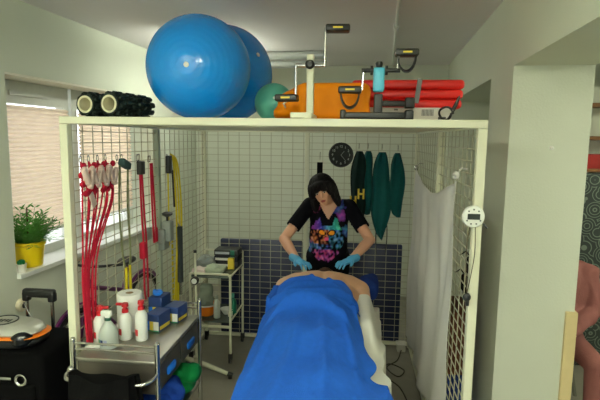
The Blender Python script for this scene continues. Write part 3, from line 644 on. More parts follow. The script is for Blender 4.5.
# blue towel
def towel(s, tt):
    y = -.62+(1.455+.03*math.sin(6*s)-.06*abs(2*s-1)**3)*tt
    xl = .893; xr = 1.365+.105*sm(.86, .4, y)*1+.035*sm(.3, 0, y)+.022*math.sin(y*11+.6)+.012*math.sin(y*27)
    flap = sm(-.03, -.13, y); zh = .74-.02-.36*sm(.75, .1, y); edge = .018*math.sin(y*23)+.01*math.sin(y*41)
    if s < .2:
        k = 1-s/.2; x = xl-.012-.03*k*sm(.9, .3, y)-.018*math.sin(y*19+1)*k; z = .775+(zh+edge-.775)*k
        z = min(z, .775+0*k)
        return Vector((x, y, z))
    k = (s-.2)/.8; xr2 = xr+.26*flap; x = xl+(xr2-xl)*k
    z = bodyz(x, y, .775)+.010
    lim = 1.583
    if x > lim: z = .775-(x-lim)*1.0; x = lim+.016+(x-lim)*.08+.01*math.sin(y*21)
    # folded double thickness at the hips
    yb = .56+.045*math.sin(x*9+1.2)-.10*abs(x-1.17)
    z += .050*sm(yb-.010, yb+.012, y)*(1-.2*k)+.02*math.exp(-((y-yb-.03)/.022)**2)
    yc = .30+.05*math.sin(x*7)-.5*abs(x-1.17)**1.5; z += (.024*math.exp(-((y-yc-.02)/.03)**2)+.022*sm(yc-.012, yc+.012, y)*(1-sm(yc+.03, yc+.2, y)))*sm(.9, 1.0, x)*(1-sm(1.36, 1.44, x))
    # creases
    for (x0, y0, x1, y1, a, w) in ((.90, .62, 1.42, .78, .012, .02), (.88, .70, 1.25, .86, .010, .02), (.92, .34, 1.40, .40, .013, .03), (1.02, .30, .92, -.3, .014, .03), (1.36, .34, 1.46, -.2, .016, .03),
                                   (1.15, .28, 1.08, -.5, .009, .03), (1.25, .3, 1.32, -.5, .010, .03), (1.0, .92, 1.36, .66, .009, .018), (1.40, .62, 1.46, .3, .016, .022), (1.30, .50, 1.44, .44, .012, .02)):
        d = Vector((x1-x0, y1-y0)); p = Vector((x-x0, y-y0)); q = max(0, min(1, p.dot(d)/d.length_squared)); dist = (p-d*q).length; z += a*math.exp(-(dist/(w*.8))**2)*2.3*math.sin(PI*min(1, max(0.0, q*.96+.02)))
    z += nz((x*5, y*4, 0), 1, 2)*.016+.022*(.35-abs(nz((x*4+y*2.2, y*3.4-x, 0), 1, 5)))+.012*(.3-abs(nz((x*9-y*4, y*7, 0), 1, 8)))
    if k > .96 and x <= lim: z -= (k-.96)*.12
    if tt > .985: z -= (tt-.985)*.8
    return Vector((x, y, z))
m = MB(); m.grid(towel, 170, 220)
tag(m.build('bath_towel', towelM, None, solid=.005), 'large blue towel draped over the patient from waist to feet', 'towel')
m = MB(); m.rbox((1.46, 1.24, .75), (1.60, 1.47, .90), .045, seg=4); b = blend(m, .012, 3, disp=lambda v: Vector((nz(v, 12)*.015,)*3))
tag(b.build('blue_cushion', mat('deep_blue_cloth', (18, 44, 110), .8)), 'dark blue cushion at the head end, beyond the patient right shoulder', 'cushion')

# ================================================================ therapist
T = thing('person', (1.2, 1.78, 0), 'person with black bobbed hair, black printed t-shirt and blue gloves pressing the patient\'s back', 'person')
YT = 1.72
shL = Vector((1.045, 1.70, 1.39)); shR = Vector((1.365, 1.70, 1.385)); elL = atY(284, 239, 1.53); elR = atY(370, 240, 1.53)
wrL = atY(297, 261, 1.27)+Vector((0, 0, .01)); wrR = atY(351, 261, 1.27)+Vector((0, 0, .01))
nk = Vector((1.205, 1.70, 1.43)); hc = Vector((1.150, 1.605, 1.522))
HM = Matrix.Translation(hc)@Euler((math.radians(11), math.radians(-17), math.radians(-6)), 'XYZ').to_matrix().to_4x4()
HM3 = HM.to_3x3()
m = MB()
def hell(mm, c, r, rot=None): mm.ell(HM@Vector(c), r, HM3@(rot or Matrix.Identity(3)))
hell(m, (0, .015, .03), (.074, .092, .084)); hell(m, (0, -.02, -.03), (.061, .070, .078)); hell(m, (0, -.052, -.092), (.026, .024, .02)); hell(m, (0, -.05, -.06), (.042, .036, .036))
m.cap(HM@Vector((0, -.088, .008)), HM@Vector((0, -.104, -.03)), .009, .013, 10)
for s in (-1, 1): hell(m, (s*.076, .012, -.01), (.010, .018, .030)); hell(m, (s*.036, -.07, -.022), (.02, .018, .016))
m.cap(nk, HM@Vector((0, .02, -.07)), .056, .05)
m.ell((1.205, 1.715, 1.30), (.145, .095, .16)); m.ell((1.20, 1.72, 1.12), (.13, .092, .17)); m.ell((1.20, 1.74, .93), (.165, .11, .13))
for s, sh, el, wr in ((-1, shL, elL, wrL), (1, shR, elR, wrR)):
    m.cap(nk+Vector((s*.03, .01, -.03)), sh+Vector((0, 0, .005)), .048, .052); m.cap(sh, el, .052, .040); m.ell(el, (.042,)*3); m.cap(el, el.lerp(wr, .35), .040, .042); m.cap(el.lerp(wr, .3), wr, .042, .026)
    m.cap(wr, wr+Vector((-s*.02, -.03, -.008)), .018, .012)
    m.cap((1.2+s*.085, 1.76, .88), (1.2+s*.09, 1.78, .50), .088, .058); m.cap((1.2+s*.09, 1.78, .50), (1.2+s*.09, 1.82, .09), .055, .036); m.cap((1.2+s*.09, 1.83, .05), (1.2+s*.10, 1.70, .035), .038, .032)
blend(m, .008, 5).build('body', skinF, T)
# t-shirt with colourful print
def vneck(c):
    if c.z > 1.462 and abs(c.x-1.205) < .075: return False
    if c.y < 1.70:
        zc = 1.29; w = (c.z-zc)*.62
        if c.z > zc and abs(c.x-1.203) < w+.004: return False
    for s, sh, el in ((-1, shL, elL), (1, shR, elR)):
        d = (el-sh); q = (c-sh).dot(d)/d.length_squared
        if q > .66 and ((c-sh)-d*q).length < .085 and q < 1.6: return False
    return c.z > .87
m = MB()
m.ell((1.205, 1.715, 1.30), (.165, .112, .165)); m.ell((1.20, 1.71, 1.12), (.160, .115, .19)); m.ell((1.20, 1.73, .95), (.185, .125, .16))
m.rbox((1.05, 1.62, .95), (1.36, 1.80, 1.30), .06)
for s, sh, el in ((-1, shL, elL), (1, shR, elR)):
    m.cap(nk+Vector((s*.045, .01, -.035)), sh+Vector((0, 0, .004)), .050, .056); m.cap(sh, sh.lerp(el, .9), .063, .060)
b = blend(m, .0065, 6, keep=vneck, disp=lambda v: Vector((0, nz(v, 16)*.008, 0)))
tee = b.build('t_shirt', [mat('x', (0, 0, 0))], T, solid=.003)
me = tee.data; ca = me.color_attributes.new('print', 'FLOAT_COLOR', 'POINT')
def hsv(h, s, v):
    import colorsys; return colorsys.hsv_to_rgb(h % 1, s, v)
def printcol(P):
    base = (.003, .003, .005)
    if P.y > 1.71: return base
    a = (P.x-1.19)/.125; bz = (P.z-1.16)/.16      # print space -1..1
    n1 = nz((a*1.7, bz*1.7, 0), 1.5, 3); n2 = nz((a*4, bz*4, 0), 1.6, 9); n3 = nz((a*7, bz*7, 0), 1, 5)
    col = base
    r = math.hypot(a*.92, (bz+.16)*.82)+n1*.16
    if r < 1.0:
        if bz > .25: hue = .80-(a+1)*.20            # violet ear to cyan-green ear
        elif bz > -.45: hue = (.02+.06*n2) if a < .15 else .58+.1*n2
        else: hue = .63+.12*n1 if a < .35 else .55+.1*n2
        if bz < -.75: hue = .88+.2*n2
        v = max(0, min(1, .18+1.1*n2+.6*n3+.25*(1-abs(a)))); sat = .9-.3*max(0, n3)
        # dark face gap between the ears, ears as peaks
        ear = max(1-abs(a+.55)*2.6-(bz-.35)*.9, 1-abs(a-.62)*2.6-(bz-.35)*.9)
        if bz > .45 and ear < .25: v = 0
        elif bz > .25: v = max(v, .45)
        # eyes
        for ex in (-.28, .34):
            e = math.hypot((a-ex)*5.6+(bz-.12)*2*(1 if ex < 0 else -1), (bz-.12)*9)
            if e < 1: return (.85, .30, .02)
            if e < 1.5: v = .02
        if abs(a-.03) < .12 and -.25 < bz < -.1: return (.7, .08, .2)
        if abs(a) < .5 and -.55 < bz < -.3: v *= .35
        c = hsv(hue, sat, v*.62); col = tuple(max(x, y) for x, y in zip(c, base))
    for cx, cz, rr, hh in ((-.72, 1.35, .26, .92), (-.55, 1.75, .2, .6), (.72, 1.45, .42, .66), (.95, 1.0, .3, .78), (1.2, .2, .3, .62), (-1.1, -.6, .3, .63)):
        d = math.hypot(a-cx, bz-cz)/rr
        if d < 1+n2*.6: c = hsv(hh+n3*.08, .85, (.5+.5*n2)*(1-d*.6)*.7); col = tuple(max(x, y) for x, y in zip(c, col))
    return col
loc = T.location
for i, v in enumerate(me.vertices): ca.data[i].color = printcol(v.co+loc)+(1,)
mt = bpy.data.materials.new('printed_black_cotton'); mt.use_nodes = True; nt = mt.node_tree; at = nt.nodes.new('ShaderNodeAttribute'); at.attribute_name = 'print'
nt.links.new(at.outputs['Color'], nt.nodes['Principled BSDF'].inputs['Base Color']); nt.nodes['Principled BSDF'].inputs['Roughness'].default_value = .85; nt.nodes['Principled BSDF'].inputs['Specular IOR Level'].default_value = .06
me.materials[0] = mt
m = MB(); m.ell((1.20, 1.745, .90), (.185, .125, .13))
for s in (-1, 1): m.cap((1.2+s*.085, 1.76, .88), (1.2+s*.09, 1.78, .50), .098, .07); m.cap((1.2+s*.09, 1.78, .50), (1.2+s*.09, 1.82, .11), .07, .055)
blend(m, .011, 4, keep=lambda c: .1 < c.z < .95).build('trousers', blackF, T)
for s in (-1, 1):
    m = MB(); m.cap((1.2+s*.09, 1.85, .05), (1.2+s*.10, 1.67, .042), .046, .042); m.rbox((1.2+s*.09-.045, 1.64, 0), (1.2+s*.09+.05, 1.90, .04), .015)
    blend(m, .008, 4).build('shoe', blackP, T)
# hair: bobbed, with a fringe
m = MB()
hell(m, (0, .025, .042), (.097, .108, .092)); hell(m, (0, .075, -.05), (.096, .06, .14))
for s in (-1, 1): hell(m, (s*.086, .015, -.04), (.032, .072, .115)); hell(m, (s*.094, -.005, -.095), (.027, .048, .070)); hell(m, (s*.070, -.055, .015), (.030, .040, .06))
hell(m, (0, -.066, .056), (.070, .036, .038)); hell(m, (-.03, -.082, .040), (.036, .018, .030)); hell(m, (.03, -.082, .040), (.036, .018, .030))
IM = HM.inverted()
def strands(v):
    q = IM@v; a = math.atan2(q.x, q.y+.001); return (HM3@Vector((q.x, q.y, 0)).normalized())*(.0035*math.sin(a*46+q.z*22+3*nz(q, 14)))
blend(m, .0055, 3, disp=strands).build('hair', hairM, T)
for s in (-1, 1):
    m = MB(); hell(m, (s*.030, -.083, .002), (.012, .006, .006)); e = m.build('eye', mat('eye_white', (190, 180, 172), .3), T)
    m = MB(); hell(m, (s*.030, -.0885, .001), (.0055, .003, .0055)); m.build('iris', mat('eye_dark', (30, 20, 16), .2), e)
    m = MB(); hell(m, (s*.031, -.084, .010), (.016, .006, .003)); m.build('eyelash', blackP, T)
m = MB(); hell(m, (0, -.0865, -.062), (.022, .008, .0045)); hell(m, (0, -.086, -.070), (.018, .008, .0055)); m.build('lips', mat('lips', (164, 78, 74), .45), T)
# gloved hands, five fingers
def hand(wr, s, tgt):
    m = MB(); f = (tgt-wr); f.normalize(); up = Vector((0, 0, 1)); side = f.cross(up).normalized(); up = side.cross(f)
    L = .085; pc = wr+f*.045
    Q = Matrix((side, f, up)).transposed()
    m.ell(wr+f*.045, (.041, .052, .017), Q); m.cap(wr-f*.055, wr+f*.01, .033, .030)
    for k, (o, ln) in enumerate(((-.030, .060), (-.011, .072), (.010, .068), (.030, .052))):
        a = wr+f*.075+side*o; b1_ = a+f*ln*.45+side*o*.18+up*.004; b2_ = b1_+f*ln*.32+side*o*.1-up*.010; b3 = b2_+f*ln*.20-up*.014
        m.cap(wr+f*.05+side*o*.85, a, .0105, .0100, 10); m.cap(a, b1_, .0098, .0090, 10); m.cap(b1_, b2_, .0090, .0082, 10); m.cap(b2_, b3, .0082, .0074, 10)
    ts = side*(-s)                                   # thumb on the inner side
    a = wr+f*.02+ts*.026; b1_ = a+ts*.026+f*.026-up*.004; b2_ = b1_+ts*.010+f*.028-up*.006
    m.cap(wr+f*.012+ts*.012, a, .014, .014, 10); m.cap(a, b1_, .0125, .011, 10); m.cap(b1_, b2_, .0105, .009, 10)
    blend(m, .0036, 2).build('glove', gloveM, T)
hand(wrL, -1, wrL+Vector((.085, -.10, -.018))); hand(wrR, 1, wrR+Vector((-.085, -.10, -.018)))

# ================================================================ person in the next room
c = R(1.37, 3.95, -.03)
t = thing('person', c, 'person in a dusty pink top sitting beyond the white pillar', 'person')
def q(dx, dy, z): return c+RR*dx+RD*dy+Vector((0, 0, z-.09*min(1, z/.5)))
m = MB(); m.ell(q(-.02, .0, 1.36), (.078, .092, .11)); m.cap(q(-.02, 0, 1.12), q(-.02, 0, 1.28), .055, .05)
m.ell(q(0, .02, .96), (.19, .13, .22)); m.ell(q(0, .03, .70), (.17, .14, .2)); m.ell(q(0, -.02, .55), (.19, .18, .12))
for s in (-1, 1):
    m.cap(q(s*.04, 0, 1.1), q(s*.17, 0, 1.07), .05, .055); m.cap(q(s*.18, 0, 1.06), q(s*.24, -.04, .80), .052, .042); m.cap(q(s*.24, -.04, .80), q(s*.06, -.22, .66), .04, .028); m.ell(q(s*.02, -.25, .655), (.035, .05, .02))
    m.cap(q(s*.09, -.05, .53), q(s*.11, -.46, .53), .085, .06); m.cap(q(s*.11, -.46, .53), q(s*.11, -.46, .1), .055, .038); m.cap(q(s*.11, -.46, .05), q(s*.12, -.60, .04), .036, .03)
blend(m, .012, 5).build('body', skinM, t)
m = MB(); m.ell(q(0, .02, .95), (.22, .155, .24)); m.ell(q(0, .03, .72), (.215, .175, .2))
for s in (-1, 1): m.cap(q(s*.05, 0, 1.11), q(s*.18, 0, 1.07), .062, .07); m.cap(q(s*.19, 0, 1.06), q(s*.25, -.04, .80), .072, .062); m.cap(q(s*.25, -.04, .80), q(s*.04, -.22, .67), .06, .05)
blend(m, .011, 5, keep=lambda v: v.z < 1.085 and v.z > .4, disp=lambda v: Vector((nz((v.x*14, v.y*14, v.z*6))*.03, nz((v.x*14, v.y*14, v.z*6), 1, 5)*.03, 0))).build('sweater', pinkF, t, solid=.004)
m = MB(); m.ell(q(0, -.02, .54), (.20, .19, .13))
for s in (-1, 1): m.cap(q(s*.09, -.05, .53), q(s*.11, -.46, .53), .095, .072); m.cap(q(s*.11, -.46, .53), q(s*.11, -.46, .12), .07, .055)
blend(m, .012, 4, keep=lambda v: v.z > .1).build('trousers', pinkF, t)
m = MB(); m.ell(q(-.02, .015, 1.40), (.088, .10, .10)); m.ell(q(-.02, .06, 1.32), (.08, .05, .1)); blend(m, .009, 3).build('hair', mat('brown_hair', (60, 42, 30), .7), t)
for s in (-1, 1): m = MB(); m.ell(q(-.02+s*.028, -.088, 1.37), (.012, .006, .007)); m.build('eye', MC['eye_white'], t)
t = thing('stool', c, 'low padded stool under the person in pink', 'stool')
m = MB(); m.lathe([(.16, .28), (.17, .295), (.17, .315), (.155, .325)], c, n=28); m.build('seat', blackP, t)
for a in range(4):
    v = Vector((math.cos(a*PI/2+.8)*.15, math.sin(a*PI/2+.8)*.15, 0)); m = MB(); m.tube([c+v*.8+Vector((0, 0, .28)), c+v*1.2], .014, 8); m.build('leg', chrome, t)

# ================================================================ white wheeled trolley (back left)
X0, X1, Y0, Y1, ZT, ZL = .036, .385, 1.66, 2.12, .76, .37
t = thing('wheeled_trolley', ((X0+X1)/2, 1.9, 0), 'white tubular two-shelf trolley on castors in the back left corner', 'trolley')
for x in (X0, X1):
    for y in (Y0, Y1):
        m = MB(); m.tube([(x, y, .07), (x, y, ZT+(.02 if y == Y0 else .12))], .011, 10); m.build('post', cream, t)
        m = MB(); m.lathe([(.03, -.01), (.03, .01)], (x, y-.012, .031), (1, 0, 0), 18); m.rbox((x-.018, y-.02, .035), (x+.018, y+.015, .085), .006); m.build('castor', blackP, t)
m = MB()
m.tube([(X0, Y0, ZT+.02), (X1-.02, Y0, ZT+.02), (X1, Y0, ZT)], .010, 8); m.tube([(X0, Y0, ZL-.05), (X1, Y0, ZL-.05)], .012, 8)
m.tube([(X1, Y0, ZT), (X1, Y1, ZT)], .008, 8); m.tube([(X1, Y0, ZL), (X1, Y1, ZL)], .008, 8); m.tube([(X0, Y1, ZT+.12), (X1, Y1, ZT+.12)], .010, 8)
m.build('rail', cream, t)
m = MB(); m.lathe([(.02, -.02), (.02, .02)], (X1, Y0, ZL+.07), (0, 0, 1), 12); m.build('clamp_ring', cream, t)
for z in (ZT-.012, ZL-.012):
    m = MB(); m.rbox((X0-.005, Y0+.005, z-.006), (X1+.005, Y1-.005, z+.006), .003, seg=1); m.build('shelf', mat('trolley_glass', (86, 96, 90), .2), t)
def tote(name, lo, hi, mt, label, cat, group=None, r=.003):
    m = MB(); m.rbox(lo, hi, r, seg=2); o = m.build(name, mt); return tag(o, label, cat, group)
fz = ZT
for k, (cb, cw, ce) in enumerate(((blackP, whiteC, tealBall), (mat('dark_grey_card', (34, 36, 42), .6), whiteC, greenP), (blackP, mat('pale_grey_card', (180, 182, 190), .6), yellowC))):
    z = fz+.0+k*.056; t = thing('lever_file', (.27, 2.02, z), ['bottom', 'middle', 'topmost'][k]+' black file with pale spine label of the pile on the white trolley', 'file', 'files on the white trolley')
    m = MB(); m.rbox((.165, 1.94, z+.001), (.385, 2.10, z+.053), .004); m.build('cover', cb, t)
    m = MB(); m.box((.175, 1.9385, z+.014), (.305, 1.9405, z+.036)); m.build('spine_label', cw, t, False)
    m = MB(); m.box((.315, 1.938, z+.006), (.352, 1.9405, z+.05)); m.build('colour_block', (tealBall, greenP, greenP)[k], t, False)
m = MB(); m.rbox((.30, 1.90, fz), (.355, 1.935, fz+.10), .004); tag(m.build('yellow_packet', yellowC), 'small yellow packet standing in front of the files', 'packet')
def cloth_lump(name, c, r, mt, label, cat, seed):
    m = MB(); m.rbox((c[0]-r[0], c[1]-r[1], c[2]), (c[0]+r[0], c[1]+r[1], c[2]+r[2]), r[2]*.4); m.ell((c[0]-r[0]*.3, c[1], c[2]+r[2]*.8), (r[0]*.6, r[1]*.8, r[2]*.55)); m.ell((c[0]+r[0]*.4, c[1]-r[1]*.2, c[2]+r[2]*.7), (r[0]*.5, r[1]*.7, r[2]*.5))
    zmin = c[2]
    b = blend(m, .007, 4, disp=lambda v: Vector((nz(v, 22, seed)*.010, nz(v, 22, seed+3)*.010, nz(v, 22, seed+6)*.012 if v.z > zmin+.015 else 0)))
    return tag(b.build(name, mt), label, cat)
cloth_lump('folded_cloth', (.10, 1.95, fz), (.085, .10, .085), greyF, 'grey folded cloth on the left of the trolley top', 'cloth', 1)
cloth_lump('folded_cloth', (.22, 1.80, fz), (.085, .08, .05), mat('pale_sage_cloth', (170, 182, 158), .9), 'pale sage cloth on the trolley top in front of the files', 'cloth', 5)
cloth_lump('folded_cloth', (.09, 1.76, fz), (.06, .06, .04), mat('white_pink_cloth', (206, 190, 184), .9), 'whitish pink cloth near the front left of the trolley top', 'cloth', 9)
c = (.135, 1.80, ZL); t = thing('plastic_bowl', c, 'orange plastic bowl with white rim on the lower trolley shelf', 'bowl')
m = MB(); m.lathe([(.055, .0), (.075, .03), (.098, .10), (.094, .10), (.07, .035), (.05, .01)], c, n=32); m.build('bowl_body', orangeP, t)
m = MB(); m.lathe([(.094, .098), (.103, .098), (.103, .108), (.094, .108), (.094, .098)], c, n=32, cap=False); m.build('rim', whiteP, t)
c2 = (.125, 1.82, ZL+.045); t = thing('grey_jug', c2, 'grey green cloth pouch standing inside the orange bowl', 'pouch')
m = MB(); m.rbox((.07, 1.765, c2[2]), (.185, 1.86, c2[2]+.23), .03); m.ell((.13, 1.80, c2[2]+.09), (.075, .06, .07)); blend(m, .008, 4, disp=lambda v: Vector((nz(v, 18)*.012, nz(v, 18, 4)*.012, 0))).build('pouch', mat('sage_grey', (128, 138, 124), .8), t)
def bottle(c, r, h, mt, label, capm=None, caph=.03, capr=.014, group=None, name='bottle'):
    t = thing(name, c, label, 'bottle', group)
    m = MB(); hb = h-caph; m.lathe([(r*.92, 0), (r, .006), (r, hb*.72), (r*.85, hb*.84), (r*.42, hb*.94), (r*.36, hb)], c, n=24); m.build('bottle_body', mt, t)
    m = MB(); m.lathe([(capr, hb), (capr, hb+caph*.9), (capr*.6, hb+caph)], c, n=16); m.build('cap', capm or whiteP, t)
    return t
bottle((.245, 1.74, ZL), .029, .20, bottleM, 'translucent pale bottle on the lower trolley shelf between bowls', mat('grey_cap', (150, 156, 148), .5))
bottle((.355, 1.86, ZL), .034, .185, greenP, 'green bottle at the right end of the lower trolley shelf', tealBall, .035, .016)
c = (.305, 1.84, ZL); t = thing('white_bowl', c, 'small white bowl on the lower trolley shelf beside the green bottle', 'bowl')
m = MB(); m.lathe([(.025, 0), (.032, .01), (.058, .05), (.055, .05), (.03, .015)], c, n=24); m.build('bowl_body', whiteP, t)
# floor stand with splayed legs
hb = atZ(197, 362, .11); t = thing('floor_stand', (hb.x, hb.y, 0), 'white floor stand with splayed legs behind the steel cabinet', 'stand')
for (px, py) in ((229, 374), (178, 386), (176, 356)):
    e = atZ(px, py, .035); m = MB(); m.tube([hb, hb.lerp(e, .3)+Vector((0, 0, .004)), e], .018, 10, rs=[.022, .02, .015]); lg = m.build('leg', cream, t)
    d = (e-hb).normalized(); m = MB(); m.tube([e-d*.01, e+d*.03], .019, 10); m.lathe([(.017, -e.z), (.017, 0)], e+d*.01, n=10); m.build('rubber_foot', blackP, lg)
m = MB(); m.lathe([(.028, -.05), (.028, .05)], hb, n=16); m.build('hub', cream, t)
m = MB(); m.tube([hb, (hb.x, hb.y, .62)], .014, 10); m.tube([(hb.x, hb.y, .6), (hb.x-.004, hb.y, 1.02)], .009, 10); m.build('pole', cream, t)
m = MB(); m.lathe([(.013, 0), (.013, .02)], (hb.x-.004, hb.y, 1.02), n=10); m.build('pole_cap', blackP, t)
m = MB(); m.lathe([(.012, -.03), (.032, -.028), (.032, .0), (.02, .004)], (hb.x, hb.y-.04, .80), (0, -1, 0), 20); m.build('knob', blackP, t)
m = MB(); m.lathe([(.022, 0), (.022, .003)], (hb.x, hb.y-.0445, .80), (0, -1, 0), 20); m.build('knob_face', whiteP, t)

# ================================================================ steel drawer trolley (front left)
A, B, Ya, Yb, Z = .045, .475, -.09, .56, .84
t = thing('steel_cabinet', (.26, .23, 0), 'stainless steel drawer trolley with end rails at the cage entrance', 'trolley')
m = MB(); m.rbox((A, Ya, Z-.02), (B, Yb, Z), .004); m.build('top_tray', steel, t)
m = MB(); m.rbox((A+.01, Ya+.01, Z-.175), (B-.012, Yb-.01, Z-.02), .003, seg=1); m.build('drawer_box', steelD, t)
for y0, y1 in ((Ya+.03, .225), (.245, Yb-.03)):
    m = MB(); m.rbox((B-.012, y0, Z-.165), (B-.002, y1, Z-.03), .003, seg=1); dr = m.build('drawer', steelD, t)
    yc = (y0+y1)/2; m = MB(); m.rbox((B-.004, yc-.055, Z-.125), (B+.012, yc+.055, Z-.085), .012); m.build('handle', blueL, dr)['label'] = 'bright blue recessed handle'
for x in (A, B):
    for y in (Ya, Yb):
        m = MB(); m.tube([(x, y, .06), (x, y, Z+.09)], .013, 12); m.ell((x, y, Z+.09), .0135, n=12, m=8); m.build('post', chrome, t)
        m = MB(); m.lathe([(.028, -.01), (.028, .01)], (x, y, .029), (1, 0, 0), 16); m.rbox((x-.016, y-.016, .03), (x+.016, y+.016, .07), .004); m.build('castor', blackP, t)
for y in (Ya, Yb):
    for z in (Z+.045, Z+.075):
        m = MB(); m.tube([(A, y, z), (B, y, z)], .006, 8); m.build('end_rail', chrome, t)
m = MB(); m.tube(bez([(A, Ya, Z-.06), (A-.005, Ya-.06, Z-.065), (A+.06, Ya-.10, Z-.07), (B-.08, Ya-.10, Z-.07), (B-.01, Ya-.07, Z-.065), (B, Ya, Z-.06)]), .010, 10); m.ell((A-.01, Ya-.01, Z-.06), .02, n=12, m=8); m.build('push_handle', chrome, t)
m = MB(); m.rbox((A, Ya, .40), (B, Yb, .41), .003, seg=1); m.build('lower_shelf', steel, t)
# things on it
def pump(c, label, body=whiteP, capm=redP, r=.034, h=.19, group='white bottles with red caps', nozzle=0):
    t = thing('pump_bottle', c, label, 'bottle', group)
    m = MB(); hb_ = h*.78; m.lathe([(r*.9, 0), (r, .005), (r, hb_*.8), (r*.8, hb_*.92), (r*.4, hb_)], c, n=24); bd = m.build('bottle_body', body, t)
    m = MB(); m.lathe([(r+.0006, .03), (r+.0006, .062)], c, n=24, cap=False); m.box((c[0]-r*.5, c[1]-r-.001, c[2]+.025), (c[0]+r*.3, c[1]-r+.004, c[2]+.065)) ; m.v = m.v[:]; 
    m2 = MB(); m2.grid(lambda s, tt: Vector((c[0]+(r+.0012)*math.cos(-PI*.85+s*.9), c[1]+(r+.0012)*math.sin(-PI*.85+s*.9), c[2]+.03+tt*.035)), 8, 1); m2.build('label', redP, bd)
    m = MB(); m.lathe([(r*.52, hb_), (r*.5, hb_+.018), (r*.3, hb_+.022), (r*.3, hb_+.03), (r*.55, hb_+.032), (r*.5, hb_+.05)], c, n=18)
    if nozzle: m.rbox((c[0]+(-.05 if nozzle < 0 else 0), c[1]-.008, c[2]+hb_+.036), (c[0]+(.05 if nozzle > 0 else 0), c[1]+.008, c[2]+hb_+.05), .004)
    m.build('pump_cap', capm, t); return t
pump((.085, .10, Z), 'white bottle with red cap, leftmost beside the mesh', nozzle=1)
pump((.195, .16, Z), 'white bottle with red pump between the spray bottle and paper roll', nozzle=-1)
pump((.285, .16, Z), 'tall white bottle with red cap, rightmost, red label', r=.032, h=.215)
c = (.155, .05, Z); t = thing('spray_bottle', c, 'translucent spray bottle with white trigger at the front of the steel trolley', 'bottle')
m = MB(); m.lathe([(.044, 0), (.048, .006), (.048, .07), (.040, .10), (.017, .135), (.014, .145)], c, n=28); bd = m.build('bottle_body', bottleM, t)
for k, cc in enumerate((yellowC, greenC, blueBox, mat('lilac_card', (170, 176, 206), .5))):
    m = MB(); m.grid(lambda s, tt, k=k: Vector((c[0]+.0488*math.cos(-PI*.92+k*.42+s*.36), c[1]+.0488*math.sin(-PI*.92+k*.42+s*.36), c[2]+.022+tt*.03)), 6, 1); m.build('label_patch', cc, bd)
m = MB(); m.lathe([(.017, .143), (.017, .158)], c, n=16); m.build('collar', mat('dark_green_plastic', (20, 80, 66), .4), t)
m = MB(); m.rbox((c[0]-.035, c[1]-.012, Z+.165), (c[0]+.022, c[1]+.012, Z+.195), .007); m.rbox((c[0]-.012, c[1]-.01, Z+.155), (c[0]+.012, c[1]+.01, Z+.175), .003); m.tube([(c[0]-.022, c[1], Z+.168), (c[0]-.034, c[1], Z+.14)], .005, 6); m.build('trigger_head', whiteP, t)
c = (.155, .30, Z); t = thing('paper_roll', c, 'large white paper towel roll standing on the steel trolley', 'paper roll')
m = MB(); m.lathe([(.022, 0), (.068, 0), (.069, .01), (.069, .205), (.066, .21), (.022, .21), (.022, 0)], c, n=36, cap=False); m.build('paper', paperM, t)
m = MB(); m.lathe([(.019, .003), (.0218, .003), (.0218, .2095), (.019, .2095), (.019, .003)], c, n=24, cap=False); m.build('core', mat('kraft_card', (150, 130, 100), .8), t)
def carton(lo, hi, rz, label):
    c = Vector(((lo[0]+hi[0])/2, (lo[1]+hi[1])/2, lo[2])); t = thing('glove_box', c, label, 'box', 'blue boxes on the steel trolley')
    M = Matrix.Translation(c)@Matrix.Rotation(rz, 4, 'Z')@Matrix.Translation(-c)
    m = MB(); m.rbox(lo, hi, .002, M, seg=1); m.build('carton', blueBox, t)
    w = hi[0]-lo[0]; h = hi[2]-lo[2]
    for a, b_, z0, z1, cc in ((.0, .3, .1, .6, blueL), (.32, .58, .1, .6, yellowC), (.6, .98, .1, .6, whiteC), (.3, .98, .02, .09, greenC)):
        m = MB(); m.box((lo[0]+w*a, lo[1]-.001, lo[2]+h*z0), (lo[0]+w*b_, lo[1]+.0005, lo[2]+h*z1), M); m.build('print_panel', cc, t, False)
    m = MB(); m.box((hi[0]-.0005, lo[1]+.01, lo[2]+h*.1), (hi[0]+.001, hi[1]-.01, lo[2]+h*.3), M); m.build('print_panel', yellowC, t, False)
carton((.265, .265, Z), (.35, .39, Z+.10), -.15, 'dark blue and yellow box nearest the red-capped bottle')
carton((.315, .41, Z), (.405, .53, Z+.095), -.15, 'dark blue and yellow box at the rear of the steel trolley')
carton((.215, .42, Z), (.298, .54, Z+.145), -.1, 'taller dark blue box standing behind the paper roll')
m = MB(); m.ell((.25, .47, Z+.16), (.03, .035, .018)); m.ell((.238, .46, Z+.17), (.015, .02, .015)); tag(blend(m, .004, 2, disp=lambda v: Vector((0, 0, nz(v, 60)*.006))).build('blue_glove', blueL), 'bright blue crumpled glove on top of the tall box', 'glove')
m = MB(); m.ell((.10, .02, Z+.012), (.03, .022, .014)); m.ell((.075, .0, Z+.01), (.02, .02, .01)); tag(blend(m, .005, 2, disp=lambda v: Vector((0, 0, abs(nz(v, 60))*.006))).build('paper_tissue', paperM), 'crumpled white tissue at the front left of the steel tray', 'tissue')
# black jacket over the push handle
def g(s, tt):
    th = 2*PI*s; z = .812-.62*tt; w = .155+.05*tt; rx = w*(1+.06*math.sin(3*tt+5*s)); ry = .03+.05*math.sin(PI*min(1, tt*1.2+.06))
    return Vector((.262+rx*math.cos(th)+.01*math.sin(7*th), -.20+ry*math.sin(th)+.012*math.sin(5*th+4*tt), z+.014*math.cos(th*2)))
m = MB(); m.grid(g, 48, 26); m.add([g(i/48, 0) for i in range(48)], [tuple(range(48))]); m.add([g(i/48, 1) for i in range(48)], [tuple(range(48))])
tag(m.build('black_jacket', blackF), 'black jacket hanging over the handle of the steel trolley', 'jacket')
